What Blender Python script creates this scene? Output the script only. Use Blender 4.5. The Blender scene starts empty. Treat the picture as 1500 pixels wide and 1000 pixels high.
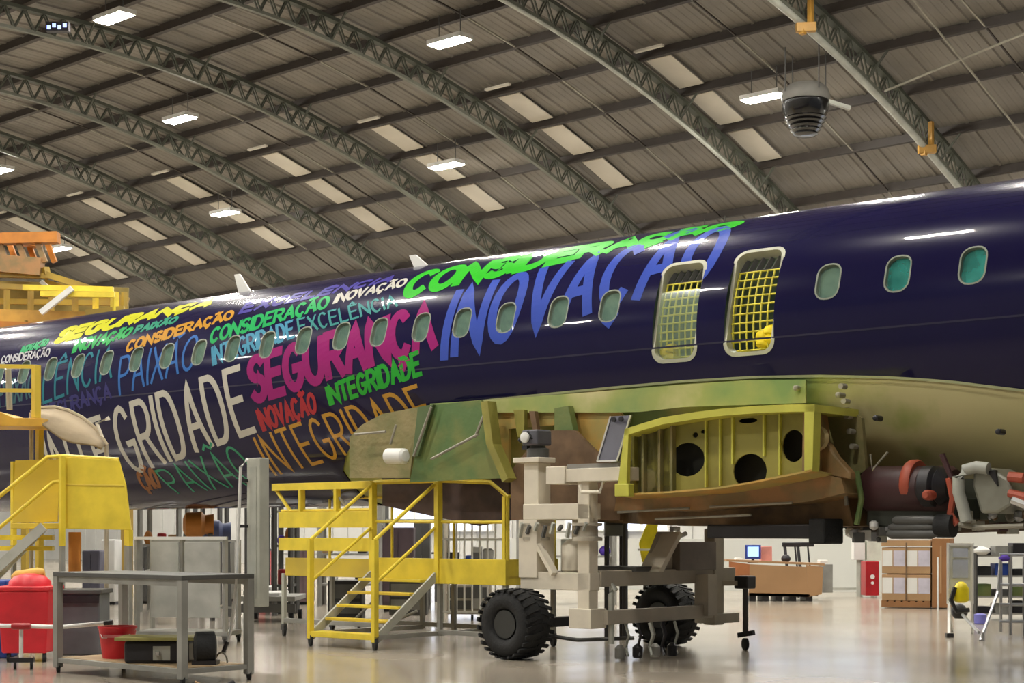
import bpy, bmesh, math, random
import numpy as np
from mathutils import Vector, Matrix
random.seed(7)
SC = bpy.context.scene
COL = SC.collection
PI = math.pi

# ------------------------------------------------------------------ camera
CH = 1.45            # eye height
FP = 2400.0          # focal length in px of a 1500 px wide frame
HY = 780.0           # horizon row
cam = bpy.data.cameras.new('camera'); camo = bpy.data.objects.new('camera', cam)
COL.objects.link(camo)
camo.location = (0, 0, CH); camo.rotation_euler = (PI/2, 0, 0)
cam.sensor_width = 36; cam.lens = 36*FP/1500; cam.shift_y = (HY-500)/1500
cam.clip_end = 400
SC.camera = camo
# ------------------------------------------------------------------ world, exposure
w = bpy.data.worlds.new('world'); SC.world = w; w.use_nodes = True
w.node_tree.nodes['Background'].inputs[0].default_value = (.80, .86, 1, 1)
w.node_tree.nodes['Background'].inputs[1].default_value = .08
SC.view_settings.view_transform = 'Standard'; SC.view_settings.look = 'None'
SC.view_settings.gamma = 1; SC.view_settings.use_curve_mapping = False
SC.view_settings.exposure = 0.8
LAMP = 230.0          # emission of the high-bay diffusers

# ------------------------------------------------------------------ colours and materials
def lin(c):
    return tuple(((v/255)/12.92 if v/255 <= .04045 else ((v/255+.055)/1.055)**2.4) for v in c)
MATS = {}
def mat(name, col, rough=.5, metal=0, col2=None, scale=3, var=.12, bump=0, bscale=40, coat=0, emit=0, rnd=0, alpha=1, trans=0, spec=.5):
    if name in MATS: return MATS[name]
    m = bpy.data.materials.new(name); m.use_nodes = True
    nt = m.node_tree; N = nt.nodes; Lk = nt.links
    b = N['Principled BSDF']
    c = lin(col)
    b.inputs['Roughness'].default_value = rough; b.inputs['Metallic'].default_value = metal
    b.inputs['Coat Weight'].default_value = coat; b.inputs['Coat Roughness'].default_value = .025
    b.inputs['Specular IOR Level'].default_value = spec
    b.inputs['Transmission Weight'].default_value = trans
    b.inputs['Alpha'].default_value = alpha
    tc = N.new('ShaderNodeTexCoord')
    no = N.new('ShaderNodeTexNoise'); no.inputs['Scale'].default_value = scale; no.inputs['Detail'].default_value = 5
    Lk.new(tc.outputs['Object'], no.inputs['Vector'])
    mx = N.new('ShaderNodeMix'); mx.data_type = 'RGBA'
    if col2: a_, b_ = c, lin(col2)
    else: a_, b_ = tuple(v*(1-var) for v in c), tuple(min(1, v*(1+var)) for v in c)
    mx.inputs[6].default_value = (*a_, 1); mx.inputs[7].default_value = (*b_, 1)
    mr = N.new('ShaderNodeMapRange'); mr.inputs[1].default_value = .38; mr.inputs[2].default_value = .62
    Lk.new(no.outputs[0], mr.inputs[0]); Lk.new(mr.outputs[0], mx.inputs[0])
    out = mx.outputs[2]
    if rnd:
        oi = N.new('ShaderNodeObjectInfo'); hs = N.new('ShaderNodeHueSaturation')
        r2 = N.new('ShaderNodeMapRange'); r2.inputs[3].default_value = 1-rnd; r2.inputs[4].default_value = 1+rnd
        Lk.new(oi.outputs['Random'], r2.inputs[0]); Lk.new(r2.outputs[0], hs.inputs['Value'])
        Lk.new(out, hs.inputs['Color']); out = hs.outputs[0]
    Lk.new(out, b.inputs['Base Color'])
    if emit:
        b.inputs['Emission Color'].default_value = (*c, 1); b.inputs['Emission Strength'].default_value = emit
    if bump:
        n2 = N.new('ShaderNodeTexNoise'); n2.inputs['Scale'].default_value = bscale
        Lk.new(tc.outputs['Object'], n2.inputs['Vector'])
        bp = N.new('ShaderNodeBump'); bp.inputs['Strength'].default_value = bump; bp.inputs['Distance'].default_value = .02
        Lk.new(n2.outputs[0], bp.inputs['Height']); Lk.new(bp.outputs[0], b.inputs['Normal'])
    MATS[name] = m
    return m

M_yel = mat('yellow_paint', (232, 208, 66), .4, var=.1)
M_yel2 = mat('worn_yellow_paint', (206, 180, 70), .5, col2=(224, 196, 64), scale=1.5)
M_orange = mat('orange_paint', (190, 122, 48), .5); M_gan = mat('gantry_yellow', (176, 150, 52), .5, col2=(150, 124, 56), scale=.8)
M_grey = mat('grey_steel_paint', (146, 146, 140), .5)
M_dgrey = mat('dark_grey_steel', (82, 82, 80), .5)
M_lgrey = mat('light_grey_paint', (176, 178, 168), .45)
M_beige = mat('beige_machine_paint', (222, 214, 196), .45, var=.06)
M_beige2 = mat('dull_beige_machine_paint', (178, 170, 154), .55, var=.08)
M_black = mat('black_rubber', (30, 31, 32), .75, var=.25, bump=.3)
M_dark = mat('dark_metal', (48, 47, 50), .45, metal=.3)
M_chrome = mat('bright_metal', (190, 190, 188), .25, metal=.9)
M_alu = mat('aluminium', (170, 172, 176), .38, metal=.7)
M_red = mat('red_plastic', (216, 40, 54), .42)
M_dred = mat('dark_red_enamel', (168, 24, 34), .4)
M_blue = mat('blue_plastic', (40, 70, 150), .45)
M_purple = mat('violet_cloth', (88, 60, 170), .8)
M_white = mat('white_paint', (226, 226, 222), .5, var=.04)
M_card = mat('cardboard', (172, 138, 100), .8, var=.08, scale=2)
M_card2 = mat('brown_cardboard', (150, 106, 66), .8, var=.08)
M_wood = mat('tan_wood_laminate', (168, 132, 94), .5, var=.06, scale=1.2)
M_wall = mat('white_wall_paint', (206, 208, 202), .6, var=.04, scale=.6)
M_wallg = mat('grey_wall_cladding', (186, 186, 182), .6, var=.08, scale=.5)
M_roof = mat('roof_sheet_zinc', (124, 119, 111), .62, var=.1, scale=.7, rnd=.09)
M_rib = mat('truss_paint', (108, 110, 98), .5, var=.08); M_rib2 = mat('truss_web_paint', (74, 77, 66), .6, var=.1)
M_purl = mat('purlin_paint', (52, 44, 37), .6, var=.1)
M_sky = mat('translucent_sheet', (206, 200, 186), .5, var=.05, scale=1, rnd=.04)
M_zinc = mat('pale_rod', (150, 146, 132), .5)

# ------------------------------------------------------------------ mesh builder (world coordinates in, local mesh out)
class MB:
    def __init__(s): s.v = []; s.f = []
    def add(s, vs, fs):
        n = len(s.v); s.v += [Vector(v) for v in vs]; s.f += [tuple(i+n for i in f) for f in fs]; return s
    def hexa(s, p):      # 8 points: bottom 4 ccw, top 4
        return s.add(p, [(3,2,1,0),(4,5,6,7),(0,1,5,4),(1,2,6,5),(2,3,7,6),(3,0,4,7)])
    def box(s, a, b, F=None):
        F = F or (lambda x, y, z: (x, y, z))
        x0,y0,z0 = [min(i,j) for i,j in zip(a,b)]; x1,y1,z1 = [max(i,j) for i,j in zip(a,b)]
        return s.hexa([F(x0,y0,z0),F(x1,y0,z0),F(x1,y1,z0),F(x0,y1,z0),F(x0,y0,z1),F(x1,y0,z1),F(x1,y1,z1),F(x0,y1,z1)])
    def bar(s, p, q, w, h=None, up=(0,0,1)):
        p = Vector(p); q = Vector(q); d = (q-p).normalized(); up = Vector(up)
        if abs(d.dot(up)) > .98: up = Vector((.743,-.669,0))
        x = d.cross(up).normalized(); y = x.cross(d); h = h or w
        x = x*w/2; y = y*h/2
        return s.hexa([p-x-y, p+x-y, p+x+y, p-x+y, q-x-y, q+x-y, q+x+y, q-x+y])
    def tube(s, pts, r, n=8, closed=False):
        pts = [Vector(p) for p in pts]; rings = []
        m = len(pts)
        rr = r if isinstance(r, (list, tuple)) else [r]*m
        for i, p in enumerate(pts):
            a = pts[i-1] if (i or closed) else p
            b = pts[(i+1) % m] if (i < m-1 or closed) else p
            d = (b-a).normalized()
            up = Vector((0,0,1)) if abs(d.z) < .9 else Vector((1,0,0))
            x = d.cross(up).normalized(); y = x.cross(d)
            rings.append([p+(x*math.cos(t)+y*math.sin(t))*rr[i] for t in [2*PI*k/n for k in range(n)]])
        vs = [v for g in rings for v in g]; fs = []
        for i in range(m if closed else m-1):
            j = (i+1) % m
            for k in range(n): fs.append((i*n+k, i*n+(k+1)%n, j*n+(k+1)%n, j*n+k))
        if not closed: fs += [tuple(range(n))[::-1], tuple((m-1)*n+k for k in range(n))]
        return s.add(vs, fs)
    def lathe(s, c, ax, prof, n=24):     # prof: (radius, distance along the axis)
        c = Vector(c); ax = Vector(ax).normalized()
        up = Vector((0,0,1)) if abs(ax.z) < .9 else Vector((1,0,0))
        x = ax.cross(up).normalized(); y = x.cross(ax); vs = []; fs = []
        for r, h in prof:
            for k in range(n):
                t = 2*PI*k/n; vs.append(c+ax*h+(x*math.cos(t)+y*math.sin(t))*r)
        for i in range(len(prof)-1):
            for k in range(n): fs.append((i*n+k, i*n+(k+1)%n, (i+1)*n+(k+1)%n, (i+1)*n+k))
        fs += [tuple(range(n))[::-1], tuple((len(prof)-1)*n+k for k in range(n))]
        return s.add(vs, fs)
    def prism(s, pts, off):
        off = Vector(off); pts = [Vector(p) for p in pts]; n = len(pts)
        fs = [tuple(range(n))[::-1], tuple(range(n, 2*n))] + [(i, (i+1)%n, (i+1)%n+n, i+n) for i in range(n)]
        return s.add(pts+[p+off for p in pts], fs)
    def build(s, name, m, parent=None, bevel=0, smooth=False, label=None, loc=None):
        me = bpy.data.meshes.new(name)
        if parent is not None: M = MW[parent.name].inverted()
        elif loc is not None: M = Matrix.Translation(loc).inverted()
        else: M = Matrix.Identity(4)
        me.from_pydata([M @ v for v in s.v], [], s.f); me.validate()
        bm = bmesh.new(); bm.from_mesh(me); bmesh.ops.recalc_face_normals(bm, faces=bm.faces); bm.to_mesh(me); bm.free()
        me.materials.append(m)
        if smooth: shade(me)
        o = bpy.data.objects.new(name, me); COL.objects.link(o)
        if parent is not None: o.parent = parent; MW[o.name] = MW[parent.name]
        else:
            if loc is not None: o.location = loc; MW[o.name] = Matrix.Translation(loc)
            else: MW[o.name] = Matrix.Identity(4)
        if bevel:
            b = o.modifiers.new('bevel', 'BEVEL'); b.width = bevel; b.segments = 2; b.limit_method = 'ANGLE'
        if label: o['label'] = label
        return o
def shade(me, ang=40):
    me.polygons.foreach_set('use_smooth', [True]*len(me.polygons))
    me.set_sharp_from_angle(angle=math.radians(ang))
MW = {}
def thing(name, loc, label, cat, rz=0, group=None):
    o = bpy.data.objects.new(name, None); COL.objects.link(o)
    o.location = loc; o.rotation_euler = (0, 0, rz); o.empty_display_size = .2
    MW[o.name] = Matrix.Translation(loc) @ Matrix.Rotation(rz, 4, 'Z')
    o['label'] = label; o['category'] = cat
    if group: o['group'] = group
    return o
def tag(o, label, cat, group=None, kind=None):
    o['label'] = label; o['category'] = cat
    if group: o['group'] = group
    if kind: o['kind'] = kind
    return o
def struct(o): o['kind'] = 'structure'; return o
def frame(ox, oy, rz):
    c, s = math.cos(rz), math.sin(rz)
    return lambda x, y, z: Vector((ox+c*x-s*y, oy+s*x+c*y, z))
def P(x, y, Y):       # point of the photo at depth Y
    return Vector(((x-750)/FP*Y, Y, CH+(HY-y)/FP*Y))
def G(x, Y, z=0): return Vector(((x-750)/FP*Y, Y, z))

# ------------------------------------------------------------------ roof geometry (bay length L)
L = 6.0
AR = math.radians(42.71)
def RW(s, t, z): return Vector((-math.cos(AR)*s+math.sin(AR)*t, math.sin(AR)*s+math.cos(AR)*t, z))
S0 = 3.65
def zprof(t):
    if t < 4.2: return 2.273-.03*(t-4.2)**2
    return .0039*t**3-.1435*t*t+1.0055*t+.2934
def RP(k, t, dz=0):   # roof point: bay coordinate k, transverse t (both in bays), dz in metres above the lower chord
    return RW((S0+k)*L, t*L, CH+zprof(t)*L+dz)
ROOFZ = .72
K0, K1 = -4, 9
rows = [6.20+.3225*i for i in range(-19, 7)]      # purlin lines
VIS = set()
# floor
def mat_floor():
    m = bpy.data.materials.new('polished_floor'); m.use_nodes = True; nt = m.node_tree; N = nt.nodes; Lk = nt.links
    b = N['Principled BSDF']; tc = N.new('ShaderNodeTexCoord')
    no = N.new('ShaderNodeTexNoise'); no.inputs['Scale'].default_value = .35; no.inputs['Detail'].default_value = 6
    mp = N.new('ShaderNodeMapping'); mp.inputs['Rotation'].default_value = (0, 0, AR)
    Lk.new(tc.outputs['Object'], no.inputs['Vector']); Lk.new(tc.outputs['Object'], mp.inputs['Vector'])
    br = N.new('ShaderNodeTexBrick'); br.offset = 0; br.inputs['Scale'].default_value = 1
    br.inputs['Mortar Size'].default_value = .012; br.inputs['Brick Width'].default_value = 3; br.inputs['Row Height'].default_value = 3
    br.inputs['Color1'].default_value = (*lin((168, 158, 143)), 1); br.inputs['Color2'].default_value = (*lin((162, 153, 139)), 1)
    br.inputs['Mortar'].default_value = (*lin((120, 116, 108)), 1)
    Lk.new(mp.outputs[0], br.inputs['Vector'])
    mx = N.new('ShaderNodeMix'); mx.data_type = 'RGBA'; mx.blend_type = 'MULTIPLY'; mx.inputs[0].default_value = 1
    cr = N.new('ShaderNodeMapRange'); cr.inputs[1].default_value = .3; cr.inputs[2].default_value = .7; cr.inputs[3].default_value = .86; cr.inputs[4].default_value = 1.05
    Lk.new(no.outputs[0], cr.inputs[0]); Lk.new(br.outputs[0], mx.inputs[6]); Lk.new(cr.outputs[0], mx.inputs[7])
    Lk.new(mx.outputs[2], b.inputs['Base Color'])
    r = N.new('ShaderNodeMapRange'); r.inputs[3].default_value = .10; r.inputs[4].default_value = .26
    Lk.new(no.outputs[0], r.inputs[0]); Lk.new(r.outputs[0], b.inputs['Roughness'])
    b.inputs['Specular IOR Level'].default_value = .6
    return m
fl = MB(); fl.prism([RW(-6, -6, 0), RW(-6, 51, 0), RW(80, 51, 0), RW(80, -6, 0)], (0, 0, -.15))
struct(fl.build('floor', mat_floor()))
TW = 8.15*L
def wall_seg(name, a, b, h, m, th=.2):
    o = MB(); a = Vector(a); b = Vector(b); d = (b-a).normalized(); n = Vector((d.y, -d.x, 0))*th/2
    o.hexa([a-n, b-n, b+n, a+n, a-n+Vector((0,0,h)), b-n+Vector((0,0,h)), b+n+Vector((0,0,h)), a+n+Vector((0,0,h))])
    return struct(o.build(name, m))
wf = wall_seg('wall_back', RW(-6, TW, 0), RW(80, TW, 0), 9.2, M_wallg)
rib = MB()
for i in range(86):
    rib.box((-6+i, TW-.16, .5), (-6+i+.5, TW-.09, 9), RW)
rib.build('cladding', M_wallg, wf)
wall_seg('wall_front', RW(-30, -6, 0), RW(80, -6, 0), 11, mat('dark_wall_cladding', (128, 126, 122), .7))
wall_seg('wall_left', RW(80, -6, 0), RW(80, TW, 0), 15, M_wallg)
# white wall pieces with lit strip windows at the foot of the far wall
for i, (s0, s1, z0, z1) in enumerate([(18, 24, 1.5, 4.2), (27, 33, 1.5, 4.2), (37, 42, 1.5, 4.2), (46, 52, 1.5, 4.2)]):
    wn = MB().box((s0, TW-.32, z0), (s1, TW-.2, z0+.08), RW).box((s0, TW-.32, z1-.08), (s1, TW-.2, z1), RW)
    for q in range(5):
        ss = s0+(s1-s0)*q/4; wn.box((ss-.05, TW-.32, z0), (ss+.05, TW-.2, z1), RW)
    o = struct(wn.build('window_%d' % (i+1), M_white))
    MB().box((s0, TW-.24, z0), (s1, TW-.22, z1), RW).build('pane', mat('daylit_pane', (214, 226, 255), .3, emit=.7), o)

# ceiling: the sheets out of view as one shell, the rest as parts
ce = MB()
def sheet_strip(mb, k0, k1, ta, tb, n):
    for i in range(n):
        ka = k0+(k1-k0)*i/n; kb = k0+(k1-k0)*(i+1)/n
        a, b, c, d = RP(ka, ta, ROOFZ+.22), RP(kb, ta, ROOFZ+.22), RP(kb, tb, ROOFZ+.22), RP(ka, tb, ROOFZ+.22)
        u = Vector((0, 0, .05)); mb.hexa([a, b, c, d, a+u, b+u, c+u, d+u])
IV0, IV1 = 11, 24     # purlin gaps built sheet by sheet
KV0, KV1 = -1, 8
for i in range(len(rows)-1):
    vis = IV0 <= i < IV1
    if not vis: sheet_strip(ce, K0, K1, rows[i], rows[i+1], 4)
    else:
        sheet_strip(ce, K0, KV0, rows[i], rows[i+1], 1); sheet_strip(ce, KV1, K1, rows[i], rows[i+1], 1)
sheet_strip(ce, K0, K1, rows[-1], 8.35, 1)
ceil = struct(ce.build('ceiling', M_roof))
def bay_sheet(ta, tb, k0=0., k1=1.):
    mb = MB(); p = 24
    xs = []
    for j in range(p):
        x0 = k0+(k1-k0)*j/p; wd = (k1-k0)/p; h = .05 if j % 4 == 0 else .012
        xs += [(x0, 0), (x0+wd*.45, 0), (x0+wd*.55, -h), (x0+wd*.9, -h)]
    xs.append((k1, 0))
    vs = []
    for k, h in xs:
        for t in (ta-.008, tb+.004): vs.append(RP(k, t, ROOFZ+.2+h+ (0.0 if t < tb else .015)))
    n = len(xs)
    mb.add(vs, [(2*i, 2*i+1, 2*i+3, 2*i+2) for i in range(n-1)])
    return mb
step = RW(L, 0, 0)
for i in range(IV0, IV1):
    proto = bay_sheet(rows[i], rows[i+1]).build('roof_sheet', M_roof, ceil)
    for k in range(KV0, KV1):
        if k == KV0: o = proto
        else: o = proto.copy(); COL.objects.link(o); o.parent = ceil
        o.location = step*k
# translucent strips
for k in range(1, 8):
    kc = .985+.93*(k-1)
    for r, (ia, ib) in enumerate([(18, 19), (19, 20), (20, 21)]):
        ta, tb = rows[ia]+.05, rows[ib]-.02
        mb = MB(); q = [RP(kc-.14, ta, ROOFZ+.08), RP(kc, ta, ROOFZ+.08), RP(kc, tb, ROOFZ+.08), RP(kc-.14, tb, ROOFZ+.08)]
        mb.prism(q, (0, 0, .03)).build('skylight_strip', M_sky, ceil)
    MB().bar(RP(kc-.18, rows[18]-.06, ROOFZ-.02), RP(kc-.02, rows[18]-.06, ROOFZ-.02), .12, .06).build('skylight_flashing', M_sky, ceil)
# purlins
for i, t in enumerate(rows):
    mb = MB()
    a, b = RP(K0, t, ROOFZ), RP(K1, t, ROOFZ)
    mb.bar(a+Vector((0,0,.06)), b+Vector((0,0,.06)), .05, .24)
    mb.bar(a-Vector((0,0,.05)), b-Vector((0,0,.05)), .16, .03)
    mb.build('purlin', M_purl, ceil)
# trusses
def truss(k, plain=False):
    ts = np.arange(-.2, 8.3, .1)
    root = None
    lo = MB(); hi = MB(); la = MB()
    lw = .12
    for a, b in zip(ts[:-1], ts[1:]):
        lo.bar(RP(k, a), RP(k, b), lw, .09)
        hi.bar(RP(k, a, ROOFZ-.12), RP(k, b, ROOFZ-.12), .2, .10)
        m = (a+b)/2
        if plain: la.bar(RP(k, a, .02), RP(k, a, ROOFZ-.12), .03)
        for e in (-.05, .05):
            q = Vector(RW(e, 0, 0))
            la.bar(RP(k, a, .02)+q, RP(k, m, ROOFZ-.14)+q, .035); la.bar(RP(k, m, ROOFZ-.14)+q, RP(k, b, .02)+q, .035)
    o = lo.build('truss', M_rib, ceil)
    hi.build('upper_chord', M_rib2, o); la.build('lattice', M_rib2, o)
    # knee stays down from the purlins
    st = MB()
    for i in range(IV0, IV1, 2):
        t = rows[i]
        st.bar(RP(k, t-.0), RP(k+.11, t, ROOFZ), .05)
        st.bar(RP(k, t-.0), RP(k-.11, t, ROOFZ), .05)
    st.build('stay', M_rib2, o)
for k in range(K0, K1+1): truss(k)
# sag rods and the round rail hung under the first truss
for k in range(-1, 5):
    for i in range(14, 24):
        MB().bar(RP(k+.45, rows[i], ROOFZ-.05), RP(k+.45, rows[i+1], ROOFZ-.05), .04).build('sag_rod', M_purl if i % 2 else M_zinc, ceil)
rail = MB().tube([RP(0, t, -.12) for t in np.arange(4.4, 8, .2)], .09, 10)
rail.build('rail_tube', M_lgrey, ceil, smooth=True)
dt = MB().tube([RP(.985, t, -.12) for t in np.arange(4.2, 8, .2)], .05, 8); dt.build('conduit', M_lgrey, ceil, smooth=True)
# conduits on the right (thin diagonals against the sheets)
MB().tube([RP(-.45, 5.6, .3), RP(-.42, 7.3, .3)], .03, 6).build('conduit', M_zinc, ceil)
MB().tube([RP(.0, 6.35, .2), RP(-1.2, 6.05, .2)], .03, 6).build('conduit', M_zinc, ceil)

# ------------------------------------------------------------------ high-bay lights
M_lamp = mat('lamp_glow', (255, 249, 238), .4, emit=LAMP)
M_house = mat('lamp_housing', (190, 188, 180), .5)
LROWS = [.1, 1.1, 2.1, 3.1, 4.08, 5.15, 6.13, 7.15]  # first row added for more light on faces turned to the camera
known = {(2,4.08): 'big glowing high-bay light nearest the top left corner', (1,5.15): 'big glowing high-bay light at the top, near the middle',
 (3,5.15): 'glowing high-bay light below the one nearest the top left corner', (2,6.13): 'slim glowing high-bay light in mid roof, above the white fuselage lettering',
 (4,6.13): 'small far high-bay light above the yellow lettering', (5,5.15): 'high-bay light cut by the left edge of the photo',
 (6,6.13): 'small far high-bay light beside the yellow overhead gantry', (0,6.13): 'slim high-bay light touching the round dark fan unit'}
def high_bay(k, t):
    lab = known.get((k, t)); grp = None
    if lab is None: lab = 'high-bay light put in to continue the roof rows and their light, outside the photographed part'; grp = 'high-bay lights outside the view'
    c = RP(k+.48 if k < 4 else k+.38-.04*(k-4)*2, t, -.15)
    o = thing('ceiling_light', c, lab, 'light', group=grp or 'high-bay lights under the roof')
    F = lambda x, y, z: c+Vector(RW(x, y, 0))+Vector((0, 0, z))
    MB().box((-.62, -.26, 0), (.62, .26, .12), F).build('housing', M_house, o)
    MB().box((-.58, -.2, -.03), (.58, .2, -.002), F).build('diffuser', M_lamp, o)
    for hx in (-.4, .4): MB().bar(F(hx, 0, .12), F(hx, 0, .8), .02).build('hanger', M_dgrey, o)
for j, t in enumerate(LROWS):
    for k in range(-3, 9):
        par = (k + (0 if t in (6.13, 4.08, 2.1, .1) else 1)) % 2
        if par == 0: high_bay(k, t)

M_hang = mat('hanger_yellow', (176, 132, 52), .5)
# ------------------------------------------------------------------ round fan unit and yellow rail hangers
fc = P(1180, 160, 41.5)
fan = thing('air_circulation_fan', fc, 'dark ribbed cone-shaped fan unit hanging under the roof at right', 'fan')
MB().lathe(fc+Vector((0,0,.62)), (0,0,-1), [(.42,0),(.56,.12),(.62,.3),(.58,.42)], 28).build('canopy', mat('fan_cap', (112,110,104), .6), fan, smooth=True)
M_fan = mat('fan_body', (10, 9, 8), .22, spec=.6, coat=.4)
MB().lathe(fc+Vector((0,0,.22)), (0,0,-1), [(.54,0),(.60,.06),(.57,.3),(.50,.42),(.53,.46),(.45,.52),(.48,.56),(.40,.62),(.43,.66),(.36,.72),(.38,.76),(.30,.82),(.32,.86),(.24,.9),(.1,.92)], 32).build('body', M_fan, fan, smooth=True)
for s_ in (0, 1, 2, 3):
    a = s_*PI/2+.4
    MB().bar(fc+Vector((math.cos(a)*.6, math.sin(a)*.6, .4)), fc+Vector((math.cos(a)*.6, math.sin(a)*.6, 1.5)), .025).build('hanger_rod', M_dgrey, fan)
MB().bar(fc+Vector((.4, 0, .25)), fc+Vector((1.15, .1, .05)), .1).build('bracket', M_lgrey, fan)
for i, (x, y, lab) in enumerate([(1183, 25, 'yellow hanger clamp on the roof rail at the top edge'), (1360, 205, 'yellow hanger clamp on the roof rail just above the fuselage')]):
    yy = 40.0 if i == 0 else 44.6
    c = P(x, y, yy-.25)
    h = thing('rail_hanger', c, lab, 'clamp', rz=0)
    MB().bar(c+Vector((.07, 0, -.28)), c+Vector((.07, 0, .5)), .12).build('strap', M_hang, h, bevel=.01)
    MB().bar(c+Vector((-.28, 0, -.26)), c+Vector((.2, 0, -.24)), .16, .22).bar(c+Vector((-.12, 0, -.3)), c+Vector((-.12, 0, -.42)), .14).build('jaw', M_hang, h, bevel=.01)
c = P(85, 40, 43)
o = thing('display_lamp', c, 'small bluish lit unit on the truss at top left', 'lamp')
MB().box(c-Vector((.3,.1,.12)), c+Vector((.3,.1,.12))).build('casing', M_dark, o)
g = MB()
for i in range(4): g.box(c+Vector((-.26+i*.14, -.12, -.08+.05*(i%2))), c+Vector((-.17+i*.14, -.101, .02+.05*(i%2))))
g.build('lit_face', mat('blue_led', (150, 170, 255), .4, emit=1.2), o)

# ------------------------------------------------------------------ aircraft
AF = math.atan(FP/2810.)
CA, SA = math.cos(AF), math.sin(AF)
TC, ZC, RU, RL = 16.8, CH+2.232, 1.505, 1.845
ac = thing('airliner_fuselage', (-CA*14+SA*TC, SA*14+CA*TC, 0), 'navy blue airliner fuselage covered in colourful lettering, wings and lower fairings removed', 'aircraft', rz=-AF)
def AW(s, t, z): return Vector((-CA*s+SA*t, SA*s+CA*t, z))
phi_t = np.linspace(0, PI, 721)
def sec(ph, off=0.):
    sg = np.sign(ph); a = np.abs(ph)
    R2 = np.where(np.cos(a) >= 0, RU, RL)
    return TC-(RU+off)*np.sin(a)*np.where(sg == 0, 1, sg), ZC+(R2+off)*np.cos(a)
_t, _z = sec(phi_t)
q_t = np.concatenate([[0], np.cumsum(np.hypot(np.diff(_t), np.diff(_z)))])
QMAX = q_t[-1]
def q2phi(q): return float(np.interp(q, q_t, phi_t))
def surf(s, q, off=0.):
    ph = q2phi(abs(q)); ph = ph if q >= 0 else -ph
    t, z = sec(ph, off); return AW(s, float(t), float(z))
_k = (_z-CH)/_t
_i0 = int(np.argmax(_k)); _i1 = int(np.argmin(_k))
def pix2sq(x, y):
    u = x-750; k = (HY-y)/(FP*CA+u*SA)
    q = float(np.interp(-k, -_k[_i0:_i1+1], q_t[_i0:_i1+1]))
    t = float(sec(q2phi(q))[0]); Y = t/(CA+u/FP*SA)
    return Y*SA-u/FP*Y*CA, q
def pix2pl(x, y, t):     # pixel on the plane at transverse distance t -> s, z
    u = x-750; Y = t/(CA+u/FP*SA)
    return Y*SA-u/FP*Y*CA, CH+(HY-y)/FP*Y

def paint(name, col, col2=None, coat=.85, rough=.22, bands=False):
    m = mat(name, col, rough, col2=col2, coat=coat, var=.06, scale=.5, spec=.04); return m
M_navy = paint('navy_gloss_paint', (24, 21, 58), coat=.5)
# primer: green patches fading to olive, set by place along the belly
def mat_primer():
    m = bpy.data.materials.new('green_primer'); m.use_nodes = True; nt = m.node_tree; N = nt.nodes; Lk = nt.links
    b = N['Principled BSDF']; b.inputs['Roughness'].default_value = .42
    tc = N.new('ShaderNodeTexCoord'); no = N.new('ShaderNodeTexNoise'); no.inputs['Scale'].default_value = .9; no.inputs['Detail'].default_value = 6
    Lk.new(tc.outputs['Object'], no.inputs['Vector'])
    cr = N.new('ShaderNodeValToRGB'); e = cr.color_ramp.elements
    e[0].position = .36; e[0].color = (*lin((128, 154, 92)), 1); e[1].position = .62; e[1].color = (*lin((204, 196, 144)), 1)
    x = e.new(.48); x.color = (*lin((162, 170, 98)), 1)
    sx = N.new('ShaderNodeSeparateXYZ'); Lk.new(tc.outputs['Object'], sx.inputs[0])
    mr = N.new('ShaderNodeMapRange'); mr.inputs[1].default_value = 4.5; mr.inputs[2].default_value = 7.2; mr.inputs[3].default_value = 0; mr.inputs[4].default_value = .32
    Lk.new(sx.outputs[0], mr.inputs[0])
    ad = N.new('ShaderNodeMath'); ad.operation = 'ADD'; Lk.new(no.outputs[0], ad.inputs[0]); Lk.new(mr.outputs[0], ad.inputs[1])
    Lk.new(ad.outputs[0], cr.inputs[0]); Lk.new(cr.outputs[0], b.inputs['Base Color'])
    return m
M_prim = mat_primer()
M_green = mat('green_zinc_primer', (90, 118, 68), .5, col2=(120, 128, 72), scale=2.5, bump=.3, bscale=10)
M_gdark = mat('deep_green_primer', (80, 98, 60), .55, var=.2, scale=2)
M_chro = mat('yellow_green_chromate', (200, 198, 84), .45, var=.08, scale=3)
M_chro2 = mat('dull_chromate', (146, 140, 66), .5, var=.15, scale=3)
M_amber = mat('amber_sealant', (206, 158, 78), .5, col2=(176, 158, 90), scale=3)
M_brown = mat('brown_masking_film', (112, 88, 64), .5, var=.2, scale=4)
M_rust = mat('rust_coloured_skin', (166, 124, 80), .5, col2=(134, 114, 76), bump=.3, bscale=9, scale=4)
M_olive = mat('olive_brown_primer', (146, 134, 92), .6, col2=(120, 118, 74), scale=3, bump=.4, bscale=14)

# skin and belly: boundary of the paint taken along the near side
bpx = [(1500,570),(1440,563),(1400,558),(1350,554),(1300,551),(1200,549),(1100,551),(1000,557),(900,566),(800,576),(720,584),(660,591),(620,597),(580,607),(550,618),(530,632),(517,648),(508,664),(502,690)]
bs = sorted([pix2sq(*p) for p in bpx])
S_A, S_B = 2.0, 34.0
def qb(s):
    if s <= bs[0][0]: return bs[0][1]+ (bs[0][0]-s)*.14
    if s >= bs[-1][0]: return min(QMAX, bs[-1][1]+(s-bs[-1][0])*9)
    return float(np.interp(s, [b[0] for b in bs], [b[1] for b in bs]))
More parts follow.
